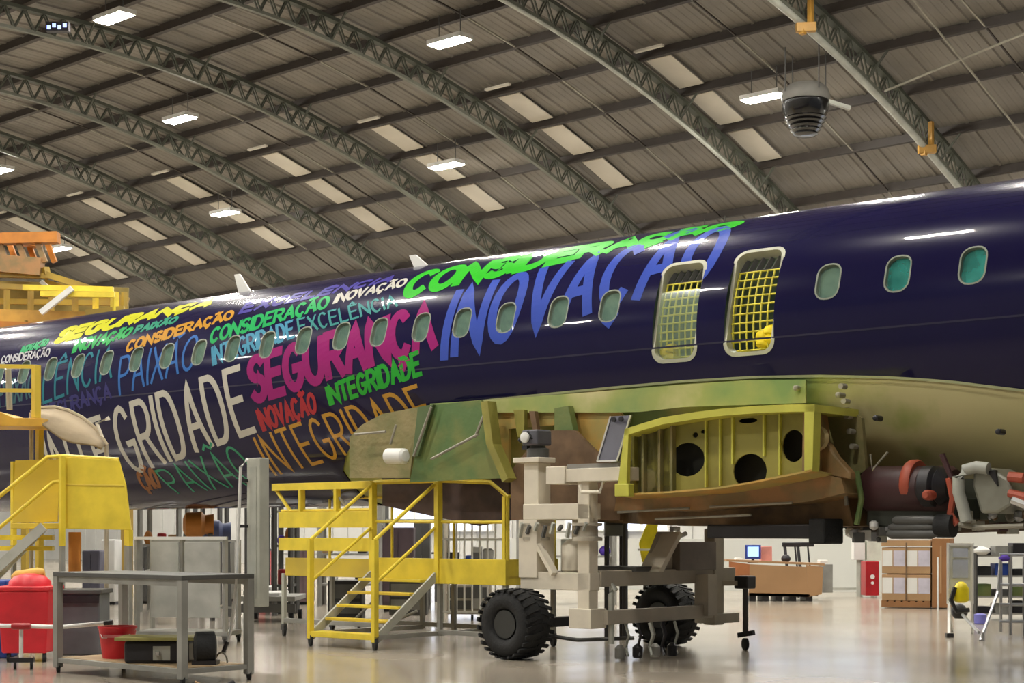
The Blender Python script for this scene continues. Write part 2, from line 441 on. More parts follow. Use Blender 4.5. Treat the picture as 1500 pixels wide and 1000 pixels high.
# openings in s,q
WQ = pix2sq(1315, 400)[1]
winpx = [1425,1315,1213,893,818,741,677,617,555,500,449,402,357,315,275,236,200,165,131,98,66,36,6]
def win_s(x):     # s of a window whose centre is at column x
    t = float(sec(q2phi(WQ))[0]); u = x-750; Y = t/(CA+u/FP*SA); return Y*SA-u/FP*Y*CA
wins = [win_s(x) for x in winpx[:10]]
pitch = (wins[9]-wins[3])/6
s_ = wins[9]
while s_ < 32: s_ += pitch; wins.append(s_)
s_ = wins[0]
for _ in range(4): s_ -= pitch; wins.append(s_)
def rrect(cs, cq, hs, hq, r, n=5):
    pts = []
    for cx, cy, a0 in ((cs+hs-r, cq+hq-r, 0), (cs-hs+r, cq+hq-r, 90), (cs-hs+r, cq-hq+r, 180), (cs+hs-r, cq-hq+r, 270)):
        for i in range(n+1):
            a = math.radians(a0+90*i/n); pts.append((cx+r*math.cos(a), cy+r*math.sin(a)))
    return pts
holes = [rrect(s, WQ, .145, .205, .12, 3) for s in wins]
s1, qa1 = pix2sq(1112, 366); _, qb1 = pix2sq(1085, 520)
EX = [(win_s(1101), (qa1+qb1)/2, .315, (qb1-qa1)/2), (win_s(992), (qa1+qb1)/2+.03, .30, (qb1-qa1)/2-.02)]
holes += [rrect(a, b, c, d, .14, 4) for a, b, c, d in EX]
def cut(bm, poly):
    xs = [p[0] for p in poly]; ys = [p[1] for p in poly]; x0, x1, y0, y1 = min(xs), max(xs), min(ys), max(ys)
    cx, cy = sum(xs)/len(xs), sum(ys)/len(ys)
    def near():
        fs = []
        for f in bm.faces:
            fx = [v.co.x for v in f.verts]; fy = [v.co.y for v in f.verts]
            if min(fx) < x1 and max(fx) > x0 and min(fy) < y1 and max(fy) > y0: fs.append(f)
        return fs
    if not near(): return
    n = len(poly)
    for i in range(n):
        a = Vector((*poly[i], 0)); b = Vector((*poly[(i+1)%n], 0)); d = b-a
        if d.length < 1e-6: continue
        fs = near(); g = list({e for f in fs for e in f.edges} | {v for f in fs for v in f.verts})+fs
        bmesh.ops.bisect_plane(bm, geom=g, plane_co=a, plane_no=Vector((d.y, -d.x, 0)), dist=1e-5)
    kill = []
    for f in near():
        c = f.calc_center_median(); ok = True
        for i in range(n):
            ax, ay = poly[i]; bx, by = poly[(i+1)%n]
            if (bx-ax)*(c.y-ay)-(by-ay)*(c.x-ax) < -1e-7: ok = False; break
        if ok: kill.append(f)
    bmesh.ops.delete(bm, geom=kill, context='FACES')
def bm_to_obj(bm, name, m, off, parent, smooth=True, th=0, label=None):
    for v in bm.verts:
        v.co = MW[parent.name].inverted() @ surf(v.co.x, v.co.y, off)
    me = bpy.data.meshes.new(name); bm.to_mesh(me); bm.free(); me.materials.append(m)
    if smooth: me.polygons.foreach_set('use_smooth', [True]*len(me.polygons))
    o = bpy.data.objects.new(name, me); COL.objects.link(o); o.parent = parent; MW[o.name] = MW[parent.name]
    if th:
        md = o.modifiers.new('thickness', 'SOLIDIFY'); md.thickness = th; md.offset = 0
    if label: o['label'] = label
    return o
def grid(srange, qf, nq):
    bm = bmesh.new(); cols = []
    for s in srange:
        qa, qz = qf(s); cols.append([bm.verts.new((s, qa+(qz-qa)*j/nq, 0)) for j in range(nq+1)])
    for a, b in zip(cols[:-1], cols[1:]):
        for j in range(nq): bm.faces.new((a[j], b[j], b[j+1], a[j+1]))
    return bm
ss = sorted(set([round(v, 3) for v in np.arange(S_A, S_B+.01, .4)] + [round(b[0], 3) for b in bs] + [round(bs[-1][0]+d, 3) for d in (.05, .1, .15, .2, .25)]))
bm = grid(ss, lambda s: (0, qb(s)), 60)
for h in holes: cut(bm, h)
bm_to_obj(bm, 'skin', M_navy, 0, ac, label='navy blue painted fuselage skin')
bm = grid(ss, lambda s: (-QMAX+ (QMAX-qb(s)), 0), 48)
bm_to_obj(bm, 'far_skin', M_navy, 0, ac)
sb = [s for s in ss if qb(s) < QMAX-.02]
bm = grid(sb, lambda s: (qb(s)-.04, QMAX), 30)
bm_to_obj(bm, 'belly', M_prim, -.02, ac, label='lower fuselage in bare green and olive primer')
bm = grid(sb, lambda s: (-QMAX, -qb(s)+.04), 30)
bm_to_obj(bm, 'far_belly', M_prim, -.02, ac)
# pale lap strip along the paint edge
bm = grid([s for s in sb if 2 < s < 16.2], lambda s: (qb(s)-.006, qb(s)+.022), 1)
bm_to_obj(bm, 'lap_strip', mat('pale_lap', (176, 182, 140), .4), .012, ac)
# cabin inside
M_cab = mat('cabin_insulation', (140, 146, 112), .6, col2=(92, 104, 84), scale=3)
bm = grid(np.arange(S_A, S_B, .8), lambda s: (-3.3, -.05), 16); bm_to_obj(bm, 'cabin_lining', M_cab, -.09, ac)
MB().box((S_A, TC-1.15, CH+1.35), (S_B, TC+1.15, CH+1.42), AW).build('cabin_floor', M_dgrey, ac)
for s in np.arange(4, 32, 3.):
    MB().tube([AW(s, TC+.2, CH+3.45), AW(s+.9, TC+.2, CH+3.45)], .03, 6).build('added_cabin_light', mat('cabin_glow', (240, 255, 240), .4, emit=14), ac)  # unseen glowing tubes, added to light the cabin behind the windows
# windows
M_wf = mat('window_rim', (128, 134, 120), .4)
M_glass = mat('window_glass', (150, 190, 175), .06, alpha=.34, var=.05)
M_glassc = mat('window_glass_teal', (70, 170, 160), .06, alpha=.6, var=.3)
def ring_obj(name, poly_o, poly_i, m, o0, o1, parent, ref=None):
    n = len(poly_o); vs = []; fs = []
    for po, of in ((poly_o, o0), (poly_i, o0), (poly_i, o1)):
        vs += [surf(a, b, of) for a, b in po]
    for r in range(2):
        for i in range(n): fs.append((r*n+i, r*n+(i+1)%n, (r+1)*n+(i+1)%n, (r+1)*n+i))
    return MB().add(vs, fs).build(name, m, parent)
wl = []
for i, s in enumerate(wins):
    po = rrect(s, WQ, .148, .208, .123, 4); pi = rrect(s, WQ, .130, .190, .105, 4)
    fr = ring_obj('cabin_window', po, pi, M_wf, .004, -.07, ac)
    g = MB(); g.add([surf(a, b, -.04) for a, b in pi], [tuple(range(len(pi)))])
    g.build('pane', M_glassc if i in (0, 1) else M_glass, fr)
# over-wing exits with safety nets
M_net = mat('yellow_net', (216, 206, 70), .6)
M_rim = mat('exit_rim', (186, 186, 168), .4)
for i, (cs, cq, hs, hq) in enumerate(EX):
    po = rrect(cs, cq, hs+.012, hq+.012, .15, 5); pi = rrect(cs, cq, hs-.03, hq-.03, .12, 5)
    fr = ring_obj('overwing_exit', po, pi, M_rim, .006, -.12, ac)
    fr['label'] = ['overwing exit nearer the cabin windows on the right, open behind a yellow net', 'overwing exit farther left, net behind clear film'][i]
    nt_ = MB()
    for a in np.linspace(-hs+.05, hs-.05, 7):
        nt_.tube([surf(cs+a, cq-hq*.62+(hq*1.55)*k/6, -.1) for k in range(7)], .011, 4)
    for bq in np.linspace(-hq*.62, hq*.93, 10):
        nt_.tube([surf(cs-hs+.03, cq+bq, -.1), surf(cs+hs-.03, cq+bq, -.1)], .011, 4)
    nt_.build('safety_net', M_net, fr)
    tp = MB()
    for a in np.linspace(-hs+.04, hs-.08, 6):
        tp.bar(surf(cs+a, cq-hq*.95, -.12), surf(cs+a+.05, cq-hq*.68, -.14), .05)
    tp.bar(surf(cs-hs, cq-hq*.66, -.12), surf(cs+hs, cq-hq*.66, -.12), .025)
    tp.build('door_mechanism', M_dgrey, fr)
    bg = MB()
    x0, x1 = (-hs+.05, -.03) if i == 0 else (hs-.2, hs-.05)
    y0 = .62 if i == 0 else .78
    for k in range(4):
        bg.lathe(surf(cs+(x0+x1)/2+(k%2-.5)*(x1-x0)*.4, cq+hq*(y0+.07*k), -.16), (.3, .2, 1), [(.03,-.07),(.09,-.04),(.1,0),(.08,.05),(.03,.08)], 10)
    bg.build('net_bag', mat('bright_yellow_fabric', (240, 214, 20), .6), fr, smooth=True)
    bm = grid([cs-hs+.03, cs, cs+hs-.03], lambda s: (cq-hq*.4, cq+hq), 6)
    if i == 1: bm_to_obj(bm, 'protective_film', mat('clear_film', (150, 175, 150), .15, alpha=.4), -.05, fr)
    else: bm.free()
# lettering: every word is drawn with strokes of one width and wrapped on the skin
def arc(cx, cy, rx, ry, a0, a1, n=14):
    return [(cx+rx*math.cos(math.radians(a0+(a1-a0)*i/n)), cy+ry*math.sin(math.radians(a0+(a1-a0)*i/n))) for i in range(n+1)]
O_ = arc(.5,.5,.5,.5,90,450,22)
GL = {'A':(1,[[(0,0),(.5,1),(1,0)],[(.2,.36),(.8,.36)]]), 'C':(.9,[arc(.5,.5,.5,.5,45,315)]),
 'Ç':(.9,[arc(.5,.5,.5,.5,45,315),[(.5,-.02),(.62,-.14),(.4,-.24)]]), 'D':(1,[[(0,0),(0,1),(.35,1)]+arc(.35,.5,.6,.5,85,-85)+[(.35,0),(0,0)]]),
 'E':(.85,[[(1,1),(0,1),(0,0),(1,0)],[(0,.52),(.85,.52)]]), 'Ê':(.85,[[(1,1),(0,1),(0,0),(1,0)],[(0,.52),(.85,.52)],[(.2,1.1),(.5,1.26),(.8,1.1)]]),
 'G':(1,[arc(.5,.5,.5,.5,45,340)+[(.98,.45),(.55,.45)]]), 'I':(.04,[[(.5,0),(.5,1)]]), 'L':(.8,[[(0,1),(0,0),(1,0)]]),
 'N':(1,[[(0,0),(0,1),(1,0),(1,1)]]), 'O':(1,[O_]), 'P':(.85,[[(0,0),(0,1),(.5,1)]+arc(.5,.74,.5,.26,85,-85)+[(.5,.48),(0,.48)]]),
 'R':(.9,[[(0,0),(0,1),(.5,1)]+arc(.5,.74,.5,.26,85,-85)+[(.5,.48),(0,.48)],[(.5,.48),(1,0)]]),
 'S':(.85,[arc(.5,.75,.48,.25,30,270,12)+arc(.5,.25,.48,.25,90,-150,12)]), 'T':(.85,[[(0,1),(1,1)],[(.5,1),(.5,0)]]),
 'U':(.95,[[(0,1)]+arc(.5,.42,.5,.42,180,360)+[(1,1)]]), 'V':(.95,[[(0,1),(.5,0),(1,1)]]), 'X':(.95,[[(0,0),(1,1)],[(0,1),(1,0)]]),
 'Ã':(1,[[(0,0),(.5,1),(1,0)],[(.2,.36),(.8,.36)],[(.12,1.14),(.35,1.24),(.62,1.12),(.88,1.22)]])}
def word(txt, quad, col, width, lab, gap=.3, coat=.5, order=0):
    TL, TR, BR, BL = [pix2sq(*p) for p in quad]
    xs = 0; lay = []
    for ch in txt:
        wd, st = GL[ch]; lay.append((xs, wd, st)); xs += wd+gap
    tot = xs-gap
    def mp(u, v):
        u /= tot
        a = (BL[0]+(BR[0]-BL[0])*u, BL[1]+(BR[1]-BL[1])*u); b = (TL[0]+(TR[0]-TL[0])*u, TL[1]+(TR[1]-TL[1])*u)
        return a[0]+(b[0]-a[0])*v, a[1]+(b[1]-a[1])*v
    bm = bmesh.new(); hw = width/2
    for x0, wd, sts in lay:
        for st in sts:
            pts = [mp(x0+wd*x, y) for x, y in st]
            closed = abs(pts[0][0]-pts[-1][0])+abs(pts[0][1]-pts[-1][1]) < 1e-6
            dn = [pts[0]]
            for a, b in zip(pts[:-1], pts[1:]):
                d = math.hypot(b[0]-a[0], b[1]-a[1]); n = max(1, int(d/.07))
                for k in range(1, n+1): dn.append((a[0]+(b[0]-a[0])*k/n, a[1]+(b[1]-a[1])*k/n))
            if closed: dn = dn[:-1]
            m = len(dn); L_, R_ = [], []
            for i, p in enumerate(dn):
                a = dn[i-1] if (i or closed) else None; b = dn[(i+1) % m] if (i < m-1 or closed) else None
                d1 = Vector((p[0]-a[0], p[1]-a[1])).normalized() if a else None
                d2 = Vector((b[0]-p[0], b[1]-p[1])).normalized() if b else None
                d1 = d1 or d2; d2 = d2 or d1
                n1 = Vector((-d1.y, d1.x)); n2 = Vector((-d2.y, d2.x)); mm = n1+n2
                if mm.length < .3: mm = n1
                mm.normalize(); sc = min(1.9, 1/max(.35, mm.dot(n1)))
                px, py = p
                if not closed and i == 0: px -= d1.x*hw*.6; py -= d1.y*hw*.6
                if not closed and i == m-1: px += d1.x*hw*.6; py += d1.y*hw*.6
                L_.append(bm.verts.new((px+mm.x*hw*sc, py+mm.y*hw*sc, 0))); R_.append(bm.verts.new((px-mm.x*hw*sc, py-mm.y*hw*sc, 0)))
            for i in range(m if closed else m-1):
                j = (i+1) % m
                try: bm.faces.new((L_[i], L_[j], R_[j], R_[i]))
                except ValueError: pass
    for h in holes:
        hx = [p[0] for p in h]; hy = [p[1] for p in h]
        if any(min(hx) < v.co.x < max(hx) and min(hy) < v.co.y < max(hy) for v in bm.verts): cut(bm, h)
    # nothing of the word hangs over the open belly
    kill = [f for f in bm.faces if (lambda c: c.y > qb(c.x)-.01)(f.calc_center_median())]
    bmesh.ops.delete(bm, geom=kill, context='FACES')
    m = mat('lettering_%d_%d_%d' % col, tuple(int(v*.84) for v in col), .35, coat=coat, var=.03, spec=.04)
    o = bm_to_obj(bm, 'lettering', m, .004+.0015*order, ac, smooth=False, label=lab)
    return o
BLU = (72, 98, 206); MAG = (176, 40, 128); GRN = (52, 190, 62); LGRN = (60, 214, 50); WHT = (226, 222, 210); YEL = (226, 226, 36)
word('INOVAÇÃO', [(672,428),(1076,331),(1040,404),(650,523)], BLU, .14, 'big blue word INOVAÇÃO', gap=.42)
word('SEGURANÇA', [(366,528),(634,446),(636,506),(372,586)], MAG, .14, 'magenta word SEGURANÇA')
word('INTEGRIDADE', [(478,568),(612,516),(617,547),(484,592)], GRN, .062, 'green word INTEGRIDADE under the magenta word', gap=.35)
word('INOVAÇÃO', [(376,602),(459,576),(464,602),(386,630)], (196, 52, 62), .06, 'small red word INOVAÇÃO')
word('INTEGRIDADE', [(372,642),(610,565),(646,622),(404,695)], (222, 166, 64), .055, 'amber word INTEGRIDADE cut by the open belly', gap=.42)
word('GRIDADE', [(163,602),(350,538),(373,629),(196,692)], WHT, .10, 'large white letters GRIDADE', gap=.38)
word('INTE', [(62,640),(146,611),(180,698),(100,724)], WHT, .09, 'large white letters INTE behind the beige canopy', gap=.4)
word('PAIXÃO', [(228,690),(345,652),(388,706),(262,722)], (62, 176, 132), .045, 'green word PAIXÃO low on the belly', gap=.3)
word('PAIXÃO', [(178,524),(294,490),(284,538),(176,578)], (64, 124, 206), .05, 'thin blue word PAIXÃO', gap=.3)
word('LÊNCIA', [(68,538),(168,506),(163,552),(64,590)], (46, 134, 150), .05, 'teal letters LÊNCIA', gap=.35)
word('INTEGRIDADE', [(311,509),(428,470),(431,493),(313,534)], (92, 176, 214), .05, 'light blue word INTEGRIDADE', gap=.35)
word('EXCELÊNCIA', [(436,468),(578,432),(582,448),(440,490)], (80, 168, 168), .035, 'thin pale teal word EXCELÊNCIA', gap=.35)
word('CONSIDERAÇÃO', [(313,482),(483,434),(479,450),(308,502)], (42, 196, 106), .06, 'sea green word CONSIDERAÇÃO', gap=.3)
word('INOVAÇÃO', [(496,431),(597,408),(592,418),(489,444)], WHT, .05, 'small white word INOVAÇÃO', gap=.3)
word('CONSIDERAÇÃO', [(618,400),(1085,324.5),(1078,331),(590,434)], LGRN, .15, 'bright green word CONSIDERAÇÃO along the top', gap=.25)
word('SEGURANÇA', [(97,482),(318,438.5),(304,447),(80,501)], YEL, .13, 'yellow word SEGURANÇA along the top', gap=.25)
word('INOVAÇÃO', [(113,499),(196,480),(187,492),(107,516)], (46, 186, 92), .07, 'green word INOVAÇÃO near the yellow gantry', gap=.3)
word('PAIXÃO', [(202,478),(262,464),(256,472),(197,488)], (60, 164, 130), .06, 'small green word PAIXÃO', gap=.3)
word('CONSIDERAÇÃO', [(190,500),(342,455),(340,466),(185,515)], (226, 164, 50), .06, 'amber word CONSIDERAÇÃO', gap=.3)
word('EXCELÊNCIA', [(362,445),(585,403),(570,412),(352,458)], (78, 70, 168), .07, 'violet word EXCELÊNCIA at the top edge', gap=.3)
word('INOVAÇÃO', [(34,508),(72,497),(68,505),(30,517)], (40, 180, 110), .05, 'green word at the far left', gap=.3)
word('CONSIDERAÇÃO', [(4,522),(74,510),(72,521),(2,532)], (220, 220, 220), .03, 'small white word at the far left', gap=.3)
word('SEGURANÇA', [(64,596),(160,562),(163,582),(68,614)], (62, 60, 124), .05, 'dim violet word behind the yellow dock', gap=.3)
word('ÇÃO', [(200,694),(224,686),(236,712),(214,718)], (176, 110, 54), .07, 'small amber letters at the foot', gap=.3)
word('PAIXÃO', [(0,560),(52,546),(50,580),(0,596)], (70, 110, 120), .05, 'grey blue word seen through the yellow rail', gap=.3)
# seams of the skin: raised lap joints
M_seam = mat('navy_seam', (30, 28, 58), .35, coat=.3)
for q, a, b in [(WQ+.55, 3, 30)]:
    mb = bmesh.new(); c0 = [mb.verts.new((s, q, 0)) for s in np.arange(a, b, .6)]; c1 = [mb.verts.new((s, q+.02, 0)) for s in np.arange(a, b, .6)]
    for i in range(len(c0)-1): mb.faces.new((c0[i], c0[i+1], c1[i+1], c1[i]))
    kill = [f for f in mb.faces if f.calc_center_median().y > qb(f.calc_center_median().x)]
    bmesh.ops.delete(mb, geom=kill, context='FACES')
    bm_to_obj(mb, 'lap_joint', M_seam, .003, ac)
# blade aerials on the crown
for x, y, s_h in ((320, 434, .26), (578, 397, .14)):
    s_, _q = pix2sq(x, y+4)
    MB().prism([AW(s_, TC-.3, ZC+RU-.08), AW(s_-.3, TC-.3, ZC+RU-.08), AW(s_+.0, TC-.3, ZC+RU+s_h), AW(s_+.12, TC-.3, ZC+RU+s_h)], tuple(AW(0, .03, 0))).build('blade_aerial', M_white, ac)

# ---- belly structure
def plate(pts, t, th, name, m, label=None, bevel=0, parent=None):
    P3 = []
    for x, y in pts:
        s, z = pix2pl(x, y, t); P3.append(AW(s, t, z))
    return MB().prism(P3, tuple(AW(0, th, 0))).build(name, m, parent or ac, bevel=bevel, label=label)
plate([(640,618),(720,594),(880,584),(905,600),(915,612),(905,640),(880,672),(838,620),(745,628),(745,700),(640,700)], 15.32, .04, 'amber_panel', M_amber, 'amber and green primed panel of the open belly')
plate([(630,591),(720,585),(880,573),(1000,563),(1090,557),(1180,556),(1180,590),(1000,596),(940,603),(900,604),(720,604),(632,640)], 15.26, .03, 'upper_web', M_prim)
plate([(752,600),(768,600),(768,640),(758,640)], 15.2, .06, 'stringer', M_chro2)
plate([(775,602),(783,602),(789,642),(783,642)], 15.2, .06, 'stringer', M_brown)
plate([(812,598),(832,594),(840,630),(836,638),(812,634)], 15.16, .1, 'stringer', M_green)
plate([(612,596),(634,592),(612,668),(604,668)], 15.0, .05, 'frame_web', M_gdark)
plate([(634,593),(705,586),(712,610),(728,670),(738,700),(600,706),(612,650)], 15.05, .04, 'shear_panel', M_green, 'green triangular web panel')
plate([(704,588),(714,587),(722,650),(744,700),(736,706),(712,650)], 14.9, .16, 'frame_web', M_chro2)
plate([(512,640),(530,622),(560,606),(612,596),(606,650),(600,700),(512,700)], 15.15, .03, 'olive_panel', M_olive, 'olive brown patch with sealant')
for p, q in (((632,596),(606,668)),((716,590),(696,640)),((700,636),(632,672)),((520,636),(565,632)),((572,650),(580,622))):
    a = pix2pl(*p, 14.95); b = pix2pl(*q, 14.95)
    MB().tube([AW(a[0], 14.95, a[1]), AW(b[0], 14.95, b[1])], .018, 6).build('pipe', M_zinc, ac)
a = pix2pl(567, 668, 14.8); b = pix2pl(604, 668, 14.8)
cyl = MB().lathe(AW(a[0], 14.8, a[1]), AW(b[0], 14.8, b[1])-AW(a[0], 14.8, a[1]), [(.06,0),(.1,.02),(.1,.3),(.07,.33)], 18)
cyl.build('white_canister', M_white, ac, smooth=True)
# brown film covered bay behind the dolly
plate([(748,690),(786,640),(792,630),(842,630),(880,668),(908,690),(908,762),(748,762)], 15.1, .05, 'masking_film', M_brown, 'brown film over the bay behind the dolly')
plate([(560,700),(745,690),(745,762),(700,770),(560,740)], 15.6, .06, 'dark_bay_panel', mat('dark_bay', (76, 60, 58), .6, var=.3, scale=3))
# wing stub
TS = 14.35
top = [(915,628),(940,620),(970,611),(1020,603),(1060,598),(1110,594),(1160,592),(1193,592)]
bot = [(1189,690),(1150,698),(1100,708),(1050,716),(980,722),(903,726)]
def tos(p, t=TS):
    s, z = pix2pl(*p, t); return AW(s, t, z)
tp = [tos(p) for p in top]; bt = [tos(p) for p in bot]
bw = Vector(AW(0, 1, 0))
st = MB()
for a, b in zip(tp[:-1], tp[1:]):   # upper skin
    d = Vector((0, 0, -.075)); st.hexa([a+d, b+d, b+d+bw*.9, a+d+bw*.9, a, b, b+bw*.9, a+bw*.9])
st.build('wing_stub_upper_flange', M_chro, ac, label='yellow-green upper flange of the cut wing root')
st = MB()
for a, b in zip(bt[:-1], bt[1:]):
    d = Vector((0, 0, .02)); st.hexa([a, b, b+bw*1.6-Vector((0,0,.12)), a+bw*1.6-Vector((0,0,.12)), a+d, b+d, b+d+bw*1.6-Vector((0,0,.12)), a+d+bw*1.6-Vector((0,0,.12))])
st.build('wing_stub_lower_skin', M_amber, ac)
st = MB().hexa([tos((1178,692)), tos((1190,690)), tos((1190,690))+bw*.14, tos((1178,692))+bw*.14, tos((1178,592)), tos((1193,592)), tos((1193,592))+bw*.14, tos((1178,592))+bw*.14])
st.build('front_spar', M_chro, ac, bevel=.005)
plate([(903,726),(915,628),(921,626),(918,700),(919,726)], TS, .06, 'rear_spar', M_chro)
plate([(900,708),(921,708),(921,727),(900,727)], TS-.1, .1, 'spar_fitting', M_chro, bevel=.01)
# rib web with holes, set back inside the flanges
bm = bmesh.new(); TW2 = TS+.28
def t2(p): s, z = pix2pl(*p, TW2); return (s, z)
x0, x1 = t2((1192, 600))[0], t2((905, 700))[0]
tl = [t2((x, y+2)) for x, y in top]; bl = [t2(p) for p in bot]
sx = np.linspace(x0+.01, x1-.01, 24)
tx = sorted(tl); bx = sorted(bl); cols = []
for s in sx:
    za = float(np.interp(s, [p[0] for p in bx], [p[1] for p in bx])); zb = float(np.interp(s, [p[0] for p in tx], [p[1] for p in tx]))
    cols.append([bm.verts.new((s, za+(zb-za)*j/10, 0)) for j in range(11)])
for a, b in zip(cols[:-1], cols[1:]):
    for j in range(10): bm.faces.new((a[j], b[j], b[j+1], a[j+1]))
def hole(cx, cy, rx, ry, n=16):
    c = t2((cx, cy)); e = t2((cx+rx, cy)); g = t2((cx, cy-ry))
    a_ = abs(e[0]-c[0]); b_ = abs(g[1]-c[1])
    return [(c[0]+a_*math.cos(2*PI*i/n), c[1]+b_*math.sin(2*PI*i/n)) for i in range(n)]
for h in ((1008,673,26,25),(1100,690,25,26),(1164,653,17,24),(1020,637,4,4),(1032,632,4,3),(988,645,3,3),(953,702,9,16),(1097,616,14,4)): cut(bm, hole(*h))
Mi = MW[ac.name].inverted()
for v in bm.verts: v.co = Mi @ AW(v.co.x, TW2, v.co.y)
me = bpy.data.meshes.new('rib_web'); bm.to_mesh(me); bm.free(); me.materials.append(M_chro2)
ow = bpy.data.objects.new('rib_web', me); COL.objects.link(ow); ow.parent = ac; ow['label'] = 'chromate wing root rib with round lightening holes'
MW[ow.name] = MW[ac.name]
so = ow.modifiers.new('thickness', 'SOLIDIFY'); so.thickness = .02
bk = MB()
for x in (1035, 1056, 1074, 1120, 1143):
    yt = float(np.interp(x, [p[0] for p in top], [p[1] for p in top]))+10; yb = float(np.interp(x, [p[0] for p in bot[::-1]], [p[1] for p in bot[::-1]]))-4
    if x == 1120: yb = 668
    if x == 1074: yb = 680
    a = pix2pl(x, yt, TW2-.03); b = pix2pl(x, yb, TW2-.03)
    bk = MB().bar(AW(a[0], TW2-.03, a[1]), AW(b[0], TW2-.03, b[1]), .02, .05, up=tuple(AW(0,1,0))); bk.build('stiffener', M_chro, ow)
for x in (930, 944, 968, 986):
    yt = float(np.interp(x, [p[0] for p in top], [p[1] for p in top]))+10
    a = pix2pl(x, yt, TW2-.05); b = pix2pl(x, 722, TW2-.05)
    MB().bar(AW(a[0], TW2-.05, a[1]), AW(b[0], TW2-.05, b[1]), .03, .07, up=tuple(AW(0,1,0))).build('stiffener', M_olive if x > 935 else M_chro2, ow)
# dark sheet added behind the rib, painted shade for its holes
plate([(915,640),(940,630),(1020,612),(1100,604),(1180,600),(1180,694),(1100,708),(1050,716),(980,722),(905,726)], 14.85, .04, 'hole_shade_sheet', mat('hole_shade', (40, 40, 32), .7))
plate([(921,632),(940,626),(978,614),(982,722),(921,724)], TW2-.02, .015, 'olive_web_panel', M_olive)
# forward face fittings and rust coloured keel
MB().prism([tos((1190,690), 14.5), tos((1192,600), 14.5), AW(pix2pl(1212,606,15.1)[0], 15.1, pix2pl(1212,606,15.1)[1]), AW(pix2pl(1222,690,15.1)[0], 15.1, pix2pl(1222,690,15.1)[1])], tuple(AW(.12, 0, 0))).build('forward_spar_face', M_rust, ac)
plate([(1196,640),(1212,648),(1224,668),(1246,692),(1246,702),(1196,692)], 14.75, .12, 'forward_fitting', M_rust, bevel=.02)
r1 = MB()
c = pix2pl(1198, 642, 14.7)
r1.lathe(AW(c[0], 14.62, c[1]), AW(0, 1, 0), [(.10,0),(.13,.0),(.13,.08),(.10,.08)], 20); r1.build('ring_fitting', mat('pale_sealant', (196, 176, 128), .5), ac, smooth=True)
def keelslab(name, m, pts, t0, th, drop=0): return plate(pts, t0, th, name, m)
keelslab('keel_panel', M_rust, [(903,728),(980,724),(1050,718),(1120,707),(1190,692),(1232,700),(1238,722),(1180,735),(1090,742),(1000,748),(900,748)], 14.75, .9)
keelslab('keel_beam', mat('keel_brown', (92, 76, 56), .6, col2=(140, 110, 72), bump=.4, bscale=8, scale=3), [(860,744),(1000,748),(1130,742),(1240,722),(1250,770),(1140,772),(1000,770),(862,764)], 15.2, 1.6)
for x0_, x1_, y in ((905,1010,750),(1040,1160,742),(960,1100,760)):
    a = pix2pl(x0_, y, 14.7); b = pix2pl(x1_, y-6, 14.7)
    MB().tube([AW(a[0], 14.7, a[1]), AW(b[0], 14.7, b[1])], .015, 6).build('pipe', M_zinc, ac)
a = pix2pl(1048, 778, 15.0); b = pix2pl(1200, 778, 15.0)
MB().bar(AW(a[0], 15.0, a[1]), AW(b[0], 15.0, b[1]), .35, .15).build('black_duct', M_dark, ac, bevel=.02)
a = pix2pl(1198, 778, 14.95); b = pix2pl(1222, 778, 14.95)
MB().bar(AW(a[0], 14.95, a[1]), AW(b[0], 14.95, b[1]), .4, .26).build('duct_end_box', M_black, ac, bevel=.02)
# frames and stringers on the right belly
for x, ya, yb in ((1237, 566, 660),):
    for k in range(5):
        c = pix2pl(x+k*4, ya+k*22, 15.18-.0*k)
        MB().lathe(AW(c[0], 15.1, c[1]), AW(0,1,0), [(.03,0),(.03,.1)], 10).build('bolt', M_zinc, ac)
plate([(1208,604),(1240,596),(1262,612),(1268,690),(1236,700)], 15.22, .06, 'cracked_panel', M_olive)
for x, y in ((1165,568),(1227,578),(1282,612),(1462,632)):
    c = pix2pl(x, y, 15.2)
    MB().lathe(AW(c[0], 15.24, c[1]), AW(0,-1,0), [(.03,-.08),(.03,.04),(.015,.05)], 12).build('drain_boss', M_zinc if x < 1250 else M_dark, ac)
# air-conditioning bay hanging under the belly
M_maroon = mat('maroon_duct_wrap', (66, 38, 40), .5, var=.15)
M_rorange = mat('orange_silicone', (176, 84, 62), .5)
def cylh(x0, x1, y, rpx, t, name, m, prof=None, n=24, rp=None):
    a = pix2pl(x0, y, t); b = pix2pl(x1, y, t); A_, B_ = AW(a[0], t, a[1]), AW(b[0], t, b[1])
    Y = A_.y; r = rpx*Y/FP; ln = (B_-A_).length
    prof = prof or [(.85, 0), (1, .05), (1, .95), (.85, 1)]
    return MB().lathe(A_, B_-A_, [(p[0]*r, p[1]*ln) for p in prof], n).build(name, m, rp or ac, smooth=True)
TB = 15.3
cylh(1270, 1400, 717, 34, TB, 'maroon_duct', M_maroon)
cylh(1262, 1274, 712, 17, TB-.05, 'duct_end_ring', M_lgrey, [(.7,0),(1,.1),(1,1),(.7,1)])
cylh(1333, 1347, 710, 37, TB, 'orange_band', M_rorange, [(.95,0),(1,.2),(1,.8),(.95,1)])
cylh(1349, 1392, 712, 30, TB-.18, 'black_valve_body', M_dark, [(.7,0),(1,.15),(1,.5),(.8,.6),(.95,.7),(.6,1)])
c = pix2pl(1362, 725, TB-.4); MB().lathe(AW(c[0], TB-.45, c[1]), AW(0,-1,0), [(.05,-.1),(.05,.02),(.03,.05)], 12).build('valve_knob', M_rorange, ac)
plate([(1270,735),(1400,728),(1405,760),(1340,775),(1268,770)], TB-.1, .5, 'dark_tray', mat('tray_dark', (50, 54, 46), .5), bevel=.02)
